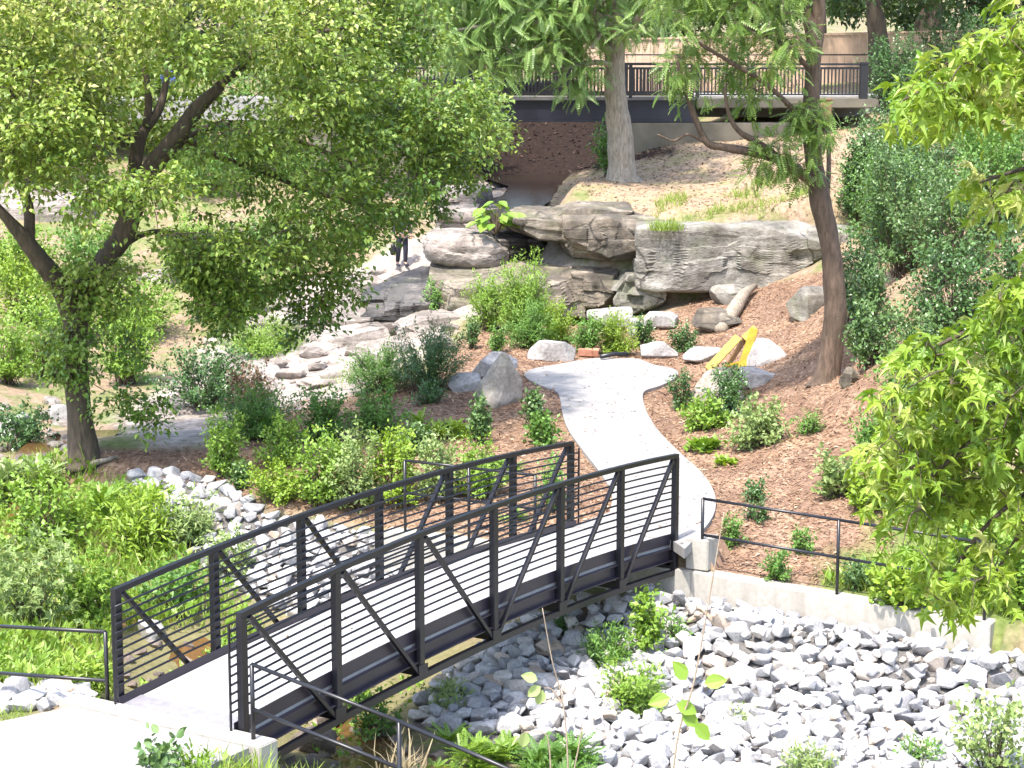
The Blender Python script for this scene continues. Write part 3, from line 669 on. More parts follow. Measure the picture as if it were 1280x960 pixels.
for i, (b, Y, d, lab) in enumerate([
    ((345,352,470,402), 58.5, 2.5, 'pale sloping rock of the cascade under the hanging leaves'),
    ((430,322,545,368), 60.0, 3.0, 'smooth pinkish rock where the standing person has climbed'),
    ((385,372,500,404), 57.5, 2.0, 'brown-faced rock ledge across the middle of the cascade'),
    ((315,388,450,432), 56.0, 2.2, 'long pale slab above the little dark hole in the cascade'),
    ((425,392,550,432), 56.2, 2.2, 'pale rock ledge at the foot of the wet bedrock'),
    ((505,396,562,422), 54.5, 1.2, 'square-edged tan block beside the upright dark shrubs'),
    ((270,412,352,452), 55.5, 1.8, 'pale rock at the left end of the cascade under drooping leaves'),
    ((352,418,412,446), 54.6, 1.2, 'cracked rock with the dark hole below it in the cascade'),
    ((400,414,470,446), 54.4, 1.4, 'low lumpy rock right of the dark hole in the cascade'),
    ((265,444,400,482), 53.0, 2.2, 'flat sunlit slab below the cascade'),
    ((375,450,500,484), 52.2, 2.0, 'flat white slab behind the fine-textured shrubs'),
    ((225,470,330,514), 50.0, 2.4, 'grey water-worn slab beside the reddish dry shrub'),
    ((300,476,420,502), 49.8, 1.8, 'bluish wet slab at the head of the lower creek'),
    ((178,508,270,552), 46.5, 2.2, 'smooth grey slab right of the big dark trunk'),
    ((455,428,545,452), 53.4, 1.4, 'rubbly pale rock beside the grass at the plant bed edge'),
    ((150,330,300,380), 61.0, 4.0, 'pale rock shelf glimpsed behind the big dark trunk'),
    ((-40,240,90,320), 66.0, 5.0, 'white layered rock shelf seen at the edge past the forked limb')]):
    cx_, hw_ = (b[0]+b[2])/2, (b[2]-b[0])/2 * 1.28; b = (cx_-hw_, b[1], cx_+hw_, b[3])
    rock('cascade_rock', b, Y, d * 1.3, 60 + i, 'shelf', lab, group='cascade rocks', tilt=(.10, -.10 + .03 * ((i % 3) - 1), .15 * (i % 3)), **sh)

bd = dict(blocky=5, cuts=16, rough=.03, sub=5, keep=.5, cat='boulder')
for b, d, s, lab, mt, kw in [
    ((656,428,722,452), .9, 31, 'long pale grey boulder behind the plaza edge, wedge shaped', 'boulder', {}),
    ((793,428,850,449), .8, 32, 'smooth grey oblong boulder at the far right edge of the plaza', 'boulder', {}),
    ((798,393,852,412), .9, 33, 'flat pale boulder below the cliff, above two dark round shrubs', 'boulder', {}),
    ((590,444,646,472), 1.0, 34, 'pale grey boulder directly behind the pointed boulder', 'boulder', {}),
    ((561,470,612,490), .8, 35, 'low white boulder left of the pointed boulder', 'boulder', {}),
    ((592,446,654,506), 1.2, 36, 'pointed tan boulder left of the plaza, peaked like a tent', 'tan_boulder', dict(peak=1)),
    ((858,464,932,506), 1.3, 37, 'big rounded tan boulder in front of the yellow wooden frame', 'tan_boulder', dict(blocky=3)),
    ((856,436,905,452), .7, 38, 'flat grey boulder left of the yellow wooden frame', 'boulder', {}),
    ((930,426,984,455), 1.0, 39, 'square grey boulder right of the yellow wooden frame', 'boulder', {}),
    ((920,461,974,484), .9, 40, 'pale smooth boulder in front of the foot of the yellow frame', 'boulder', {}),
    ((980,362,1042,396), 1.2, 41, 'mossy grey boulder left of the two-stemmed trunk', 'ledge_pale', {}),
    ((868,388,930,414), 1.0, 42, 'half buried dark boulder above the yellow frame', 'ledge', {}),
    ((890,358,938,380), .9, 45, 'flat stone lying at the mouth of the gap under the pale block', 'ledge_pale', {}),
    ((1052,462,1080,480), .6, 48, 'brown stone at the foot of the two-stemmed trunk', 'ledge', {}),
    ((735,382,790,408), .9, 49, 'rough pale boulder among the yellow ferns', 'boulder', {}),
    ((782,398,806,418), .5, 50, 'little grey boulder beside the lime ferns', 'boulder', {}),
    ((0,515,40,545), 1.0, 51, 'grey boulder at the frame edge left of the big dark trunk', 'boulder', {}),
    ((60,508,90,528), .6, 52, 'white stone beside the base of the big dark trunk', 'boulder', {}),
    ((385,880,432,912), .7, 53, 'brown flat stone lying in the creek below the bottom chord', 'creekstone', {}),
    ((350,915,420,942), .6, 54, 'reddish log-shaped stone in the creek below the sloping fence', 'creekstone', {}),
    ((170,775,205,800), .5, 55, 'tan block stone among the weeds by the near left truss', 'boulder', {}),
    ((103,740,128,768), .45, 56, 'small squared tan stone in the weeds beside the bridge end post', 'boulder', {})]:
    k = {**bd, **kw}; pk = k.pop('peak', 0)
    o = rock_g('boulder', b, d, s, mt, lab, **k)
    if pk:
        me = o.data; V = np.zeros(len(me.vertices) * 3); me.vertices.foreach_get('co', V); V = V.reshape(-1, 3); h = V[:, 2].max()
        t = V[:, 2] / h; q = np.clip((t - .32) / .68, 0, 1); wd = (1 - .86 * q ** .9) / np.maximum(np.sqrt(np.clip(1 - (2 * t - 1) ** 2 * .55, .1, 1)), .3)
        V[:, 0] *= wd * 1.42; V[:, 1] *= wd * 1.1; V[:, 2] *= 1.02; V[:, 0] += .05 * t
        me.vertices.foreach_set('co', V.ravel()); me.update()
# pale dead root and the fallen stick
g = ground_at(905, 412)
mb = MB(); mb.tube([ground_at(900, 416) + (0,0,.05), ground_at(918, 396) + (0,0,.2), ground_at(930, 380) + (0,0,.28), ground_at(944, 366) + (0,0,.2)], [.16, .20, .15, .07], 10)
tag(mb.build('dead_root', M['bark_pale'], None, 0, origin=g), 'pale dead root climbing the slope above the yellow frame', 'root')
mb = MB(); mb.tube([ground_at(88, 592) + (0,0,.06), ground_at(120, 586) + (0,0,.12), ground_at(148, 576) + (0,0,.08)], [.05, .06, .03], 7)
tag(mb.build('fallen_branch', M['bark_pale'], None, 0, origin=ground_at(110, 588)), 'pale fallen branch at the foot of the big dark trunk', 'branch')

# ---- riprap: twelve stone shapes, laid in two beds; the 300 that show largest are things, the rest one mass
def stone_mesh(seed):
    r = np.random.RandomState(seed); bm = bmesh.new()
    p = unit(r.normal(size=(15, 3))) * r.uniform(.8, 1.05, (15, 1)); p = np.sign(p) * np.abs(p) ** .8
    p *= np.array([1, r.uniform(.62, .95), r.uniform(.5, .8)])
    for q in p: bm.verts.new(q)
    bmesh.ops.convex_hull(bm, input=list(bm.verts))
    bmesh.ops.delete(bm, geom=[v for v in bm.verts if not v.link_faces], context='VERTS')
    bmesh.ops.dissolve_limit(bm, angle_limit=.28, verts=list(bm.verts), edges=list(bm.edges))
    bmesh.ops.bevel(bm, geom=list(bm.edges), offset=.055, segments=1, affect='EDGES', clamp_overlap=True)
    bmesh.ops.triangulate(bm, faces=list(bm.faces))
    bmesh.ops.subdivide_edges(bm, edges=[e for e in bm.edges if e.calc_length() > .5], cuts=1, use_grid_fill=True)
    for v in bm.verts:
        n = vnoise(np.array([v.co[:]]) * 2.3 + seed)[0]; v.co *= 1 + .05 * n
    me = bpy.data.meshes.new('riprap_rock'); bm.to_mesh(me); bm.free(); me.materials.append(M['riprap']); return me
STONES = [stone_mesh(300 + i) for i in range(14)]
def bed(poly, rmin, rmax, seed, tries=9000, over=.80, front_only=False):
    r = np.random.RandomState(seed); poly = np.array(poly); lo, hi = poly.min(0), poly.max(0); out = []
    P = r.uniform(lo, hi, (tries, 2)); P = P[in_poly(P[:, 0], P[:, 1], poly)]
    R_ = np.sort(rmin + (rmax - rmin) * r.rand(len(P)) ** 2.4)[::-1]; acc = np.zeros((0, 3))
    for (x, y), q in zip(P, R_):
        if front_only and (x - W0[0]) * WN[0] + (y - W0[1]) * WN[1] > -1.15 * q - .04 and x > -2.4: continue
        if len(acc) and (((acc[:, 0] - x) ** 2 + (acc[:, 1] - y) ** 2) < (over * (acc[:, 2] + q)) ** 2).any(): continue
        acc = np.vstack([acc, (x, y, q)])
    z = zt(acc[:, 0], acc[:, 1])
    return [(x, y, zz, q) for (x, y, q), zz in zip(acc, z)]
ripR = gpoly([(515,905),(560,850),(640,785),(700,764),(840,735),(870,742),(1000,772),(1190,808),(1300,822),(1300,1000),(760,1000),(700,930)])
L0 = [(0, s) for s in bed(ripR, .06, .235, 5, 26000, .72, front_only=True)]
L1 = [(1, (x, y, z + .13, q)) for x, y, z, q in bed(ripR, .07, .15, 6, 3400, .95, front_only=True)]
L2 = [(2, s) for s in bed(Z_RIP2, .055, .19, 8, 20000, .74, front_only=True)]
L3 = [(3, s) for s in bed(gpoly([(-30,876),(60,862),(110,872),(100,884),(-30,900)]), .10, .22, 9, 1500)]
allst = L0 + L1 + L2 + L3
allst.sort(key=lambda s: -s[1][3] / s[1][1])
rr = np.random.RandomState(77)
LAB = {0: 'angular pale grey rock lying in the riprap bed below the concrete wall', 1: 'angular grey rock perched on top of the riprap bed below the concrete wall',
       2: 'pale angular rock in the riprap bank seen through the far truss', 3: 'grey riprap rock beside the approach slab, under the near pipe fence'}
mass = []
for i, (kd, (x, y, z, q)) in enumerate(allst):
    me = STONES[rr.randint(len(STONES))]; rot = Matrix.Rotation(rr.uniform(0, 6.28), 4, 'Z') @ Matrix.Rotation(rr.uniform(-.5, .5), 4, 'X') @ Matrix.Rotation(rr.uniform(-.4, .4), 4, 'Y')
    s = q * rr.uniform(1.05, 1.25); mw = Matrix.Translation((x, y, z + q * rr.uniform(.15, .45))) @ rot @ Matrix.Diagonal((s, s, s * rr.uniform(.8, 1.1), 1))
    if i < 296:
        o = bpy.data.objects.new('riprap_rock', me); col.objects.link(o); o.matrix_world = mw; tag(o, LAB[kd], 'rock', 'riprap rocks')
    else: mass.append((me, mw))
VV = []; LL = []; SZ = []; RN = []; b0 = 0
for me, mw in mass:
    v = np.zeros(len(me.vertices) * 3); me.vertices.foreach_get('co', v); v = v.reshape(-1, 3); A = np.array(mw); v = v @ A[:3, :3].T + A[:3, 3]
    l = np.zeros(len(me.loops), np.int32); me.loops.foreach_get('vertex_index', l); z = np.zeros(len(me.polygons), np.int32); me.polygons.foreach_get('loop_total', z)
    VV.append(v); LL.append(l + b0); SZ.append(z); RN.append(np.full(len(v), rr.rand())); b0 += len(v)
tag(link_mesh('riprap_gravel', arr_mesh('riprap_gravel', np.vstack(VV), np.concatenate(LL), np.concatenate(SZ), np.concatenate(RN)), M['riprap_mass']), kind='stuff')
# rubble of the cascade
LABC = 'pale angular stone among the rubble at the foot of the cascade'
for x, y, z, q in bed(gpoly([(300,430),(360,400),(450,395),(560,405),(575,430),(540,448),(470,455),(430,480),(330,500),(280,505),(260,480)]), .10, .45, 41, 900, 1.4)[:60]:
    o = bpy.data.objects.new('cascade_stone', STONES[rr.randint(len(STONES))].copy()); o.data.materials[0] = M['shelf']; col.objects.link(o)
    o.location = (x, y, z + q * .12); o.rotation_euler = (rr.uniform(-.3, .3), rr.uniform(-.3, .3), rr.uniform(0, 6)); o.scale = (q * 1.2, q, q * .75)
    tag(o, LABC, 'stone', 'cascade rubble')
for x, y, z, q in bed(gpoly([(-20,500),(70,500),(95,540),(80,575),(30,590),(-20,580)]), .10, .3, 42, 300, 1.2)[:30]:
    o = bpy.data.objects.new('cascade_stone', STONES[rr.randint(len(STONES))].copy()); o.data.materials[0] = M['shelf']; col.objects.link(o)
    o.location = (x, y, z + q * .12); o.rotation_euler = (rr.uniform(-.3, .3), rr.uniform(-.3, .3), rr.uniform(0, 6)); o.scale = (q * 1.2, q, q * .75)
    tag(o, 'pale stone in the shady creek bed beside the big dark trunk', 'stone', 'creek bed stones')
# creek stones
cs = bed(gpoly([(400,900),(470,880),(560,900),(590,950),(430,965),(330,960)]), .07, .17, 21, 260, 1.5) + bed(gpoly([(150,860),(150,800),(260,810),(230,850)]), .07, .16, 22, 120, 1.6)
for x, y, z, q in cs:
    o = bpy.data.objects.new('creek_stone', STONES[rr.randint(len(STONES))].copy()); o.data.materials[0] = M['creekstone']; col.objects.link(o)
    o.location = (x, y, z + .02); o.rotation_euler = (rr.uniform(-.3, .3), rr.uniform(-.3, .3), rr.uniform(0, 6)); o.scale = (q, q, q * .8)
    tag(o, 'small brown stone lying in the shallow creek by the footbridge', 'stone', 'creek stones')

# ---------------------------------------------------------------- foliage
def T_leaf(w=.30, fold=.07, droop=.10):
    V = np.array([(0,0,0), (w,.42,fold), (0,1,-droop), (-w,.42,fold), (0,.48,-.01)], float)
    return V, [(0,1,2,4), (0,4,2,3)]
def T_ovate(w=.34):
    V = np.array([(0,0,0), (w*.8,.22,.05), (w,.5,.06), (w*.55,.8,.0), (0,1,-.12), (-w*.55,.8,.0), (-w,.5,.06), (-w*.8,.22,.05)], float)
    return V, [(0,1,2,3,4), (0,4,5,6,7)]
def T_star():
    V = [(0,.30,0)]; F = []
    tips = [(-2.1,.42), (-1.15,.62), (0,.72), (1.15,.62), (2.1,.42)]; ring = [(0,0,.0)]
    for i, (a, l) in enumerate(tips):
        for da, ll in ((-.30, .5), (0, 1.0), (.30, .5)):
            q = a + da; k = l if ll == 1.0 else l * .46
            ring.append((math.sin(q)*k, .30 + math.cos(q)*k, -.20 if ll == 1 else .03))
    V += ring; n = len(ring)
    for i in range(n): F.append((0, 1 + i, 1 + (i+1) % n))
    return np.array(V, float), F
def T_pinnate(n=8, lw=.045, ll=.24, droop=.35):
    V = []; F = []
    def c(t): return np.array([0, t, -droop * t * t])
    for i in range(n):
        t = .16 + .8 * i / (n - 1); p = c(t); L = ll * (1 - .45 * abs(t - .45) / .55)
        for sg in (-1, 1):
            d = unit(np.array([sg, .45, -.35])); q = np.array([-.45*sg, 1, 0.]) * lw; b = len(V)
            V += [p, p + d*L*.45 + q, p + d*L, p + d*L*.45 - q]; F.append((b, b+1, b+2, b+3) if sg < 0 else (b, b+3, b+2, b+1))
    p = c(.95); b = len(V); V += [p, p + (lw, ll*.4, -.04), p + (0, ll*.8, -.14), p + (-lw, ll*.4, -.04)]; F.append((b, b+1, b+2, b+3))
    b = len(V); V += [c(0) + (.008,0,0), c(.5) + (.007,0,0), c(1) + (.003,0,0), c(1) - (.003,0,0), c(.5) - (.007,0,0), c(0) - (.008,0,0)]; F += [(b, b+1, b+4, b+5), (b+1, b+2, b+3, b+4)]
    return np.array(V, float), F
def T_blade():
    V = [(.5,0,0), (.42,.4,.0), (.22,.75,-.10), (0,1,-.28), (-.22,.75,-.10), (-.42,.4,0), (-.5,0,0)]
    V = np.array(V, float); V[:, 0] *= .05
    return V, [(0,1,5,6), (1,2,4,5), (2,3,4)]
TL = dict(leaf=T_leaf(), narrow=T_leaf(.15, .03, .12), ovate=T_ovate(), star=T_star(), pinnate=T_pinnate(), fern=T_pinnate(9, .05, .20, .45), walnut=T_pinnate(11, .030, .19, .22), blade=T_blade())

class Fol:
    def __init__(s): s.V = []; s.L = []; s.S = []; s.R = []; s.b = 0
    def add(s, P, D, N, size, tmpl, rnd):
        TV, TF = TL[tmpl]; P = np.asarray(P, float); n = len(P)
        if not n: return
        D = unit(D); X = unit(np.cross(D, N)); Z = np.cross(X, D)
        size = np.broadcast_to(size, (n,))
        W = P[:, None, :] + size[:, None, None] * (TV[None, :, 0:1] * X[:, None] + TV[None, :, 1:2] * D[:, None] + TV[None, :, 2:3] * Z[:, None])
        k = len(TV); s.V.append(W.reshape(-1, 3))
        fl = np.concatenate([np.array(f) for f in TF]); sz = np.array([len(f) for f in TF])
        s.L.append((fl[None] + (s.b + np.arange(n) * k)[:, None]).ravel()); s.S.append(np.tile(sz, n)); s.R.append(np.repeat(np.broadcast_to(rnd, (n,)), k)); s.b += n * k
    def build(s, name, mat, parent=None, origin=None):
        V = np.vstack(s.V)
        if origin is not None: V = V - np.asarray(origin)
        o = link_mesh(name, arr_mesh(name, V, np.concatenate(s.L), np.concatenate(s.S), np.clip(np.concatenate(s.R), 0, 1)), mat, parent)
        return o
def rdir(r, n): return unit(r.normal(size=(n, 3)))

def shrub(px, py, w, h, kind, mat, label, seed, name='shrub', group=None, leaf=.09, dens=1.0, tmpl='leaf', cat='shrub', depth=None, base=None, lean=0.0):
    r = np.random.RandomState(seed * 13 + 5); g = ground_at(px, py) if base is None else np.asarray(base, float)
    sc_ = g[1] / FPX; rx = w * sc_ / 2; hh = h * sc_; ry = rx if depth is None else depth
    o = empty(name, g - (0, 0, .03), label, cat, group); f = Fol(); st = MB()
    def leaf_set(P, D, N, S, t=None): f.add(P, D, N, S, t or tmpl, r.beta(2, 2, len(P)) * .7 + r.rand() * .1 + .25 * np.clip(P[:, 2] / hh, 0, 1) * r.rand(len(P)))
    if kind in ('round', 'upright', 'feather', 'open'):
        leaf = leaf * (.8 if tmpl in ('leaf', 'ovate') else 1.0); area = rx * hh * (2.2 if kind != 'open' else 1.6); nst = int(np.clip(30 + 55 * rx * hh, 22, 190) * (1.35 if kind == 'feather' else 1))
        ntot = int(dens * area / (leaf ** 2) * (10 if tmpl != 'narrow' else 19)); per = max(4, ntot // nst)
        for i in range(nst):
            a = r.uniform(0, 2*math.pi); u = r.uniform(.15, 1) if kind != 'upright' else r.uniform(.3, 1)
            rad = math.sqrt(max(0, 1 - (u*1.05 - .15) ** 2)) * r.uniform(.35, 1.08)
            if kind == 'upright': rad = min(1, 1.25 * (1 - u) + .35) * r.uniform(.4, 1.05)
            if kind in ('feather', 'open'): rad *= .6 + .5 * u
            tip = np.array([math.cos(a) * rad * rx + lean * u * hh, math.sin(a) * rad * ry, hh * u * r.uniform(.85, 1.1)])
            b0 = np.array([r.normal() * .12 * rx, r.normal() * .12 * ry, 0]); mid = b0 * .5 + tip * .5 * (.75, .75, 1.15)
            t = np.linspace(0, 1, 6)[:, None]; pts = (1-t)**2 * b0 + 2*t*(1-t) * mid + t*t * tip
            if i % 2 == 0 and hh > .35: st.tube(pts[:5], np.linspace(.012, .004, 5), 4, False)
            q = r.uniform(.30 if kind != 'open' else .5, 1, per) ** .8; q[:2] = 1
            P = (1-q[:, None])**2 * b0 + 2*q[:, None]*(1-q[:, None]) * mid + q[:, None]**2 * tip
            P = P + r.normal(size=(per, 3)) * leaf * .55
            d = unit(tip - mid) * .5 + rdir(r, per) * .8 + np.array([0, 0, .15]); 
            N = unit(np.array([0, 0, 1.0]) + rdir(r, per) * .55 + unit(tip * (1, 1, 0) + 1e-6) * .5)
            leaf_set(P, d, N, leaf * r.uniform(.65, 1.25, per))
    elif kind == 'fern':
        n = int(dens * np.clip(280 * rx * 2, 110, 800)); nc = max(3, int(rx * 16))
        C = np.stack([r.uniform(-.7, .7, nc) * rx, r.uniform(-.7, .7, nc) * ry, r.uniform(0, .6, nc) ** 1.5 * hh], 1)
        i = r.randint(0, nc, n); a = r.uniform(0, 6.28, n); el = r.uniform(.25, 1.25, n)
        D = np.stack([np.cos(a) * np.cos(el), np.sin(a) * np.cos(el), np.sin(el)], 1)
        N = unit(np.array([0, 0, 1.]) - D * D[:, 2:3]); leaf_set(C[i], D, N, hh * r.uniform(.28, .55, n), 'fern')
    elif kind == 'rosette':
        n = int(dens * 150); a = r.uniform(0, 6.28, n); el = r.uniform(.1, 1.2, n); L = hh * r.uniform(.35, .65, n)
        D = np.stack([np.cos(a) * np.cos(el), np.sin(a) * np.cos(el), np.sin(el)], 1); c = np.stack([r.normal(size=n) * rx * .35, r.normal(size=n) * ry * .35, r.uniform(0, .35, n) * hh], 1)
        N = unit(np.array([0, 0, 1.]) + .2 * rdir(r, n)); leaf_set(c, D, N, L, 'leaf')
    elif kind == 'bigleaf':
        n = int(dens * 44)
        for i in range(n):
            a = r.uniform(0, 6.28); rad = r.uniform(.15, 1); tip = np.array([math.cos(a) * rx * rad, math.sin(a) * ry * rad, hh * r.uniform(.35, .95) * (1.1 - .5 * rad)])
            st.tube([(0, 0, 0), tip * (.5, .5, .8), tip], [.012, .01, .008], 4, False)
            D = unit(np.array([math.cos(a), math.sin(a), -.35])); leaf_set(tip[None] - D * .1, D[None], np.array([[0, -.35, 1.]]), leaf * r.uniform(.8, 1.25, 1), 'ovate')
    elif kind == 'grass':
        n = int(dens * 500 * rx * ry * 4); P = np.stack([r.uniform(-1, 1, n) * rx, r.uniform(-1, 1, n) * ry, np.zeros(n)], 1); P = P[(P[:, 0] / rx) ** 2 + (P[:, 1] / ry) ** 2 < 1]; n = len(P)
        D = rdir(r, n) * .5 + (0, 0, 1); N = rdir(r, n) * (1, 1, .1); leaf_set(P, D, N, hh * r.uniform(.5, 1.1, n), 'blade')
    fo = f.build('foliage', M[mat], o)
    if st.v: st.build('stems', M['twig'], o)
    return o

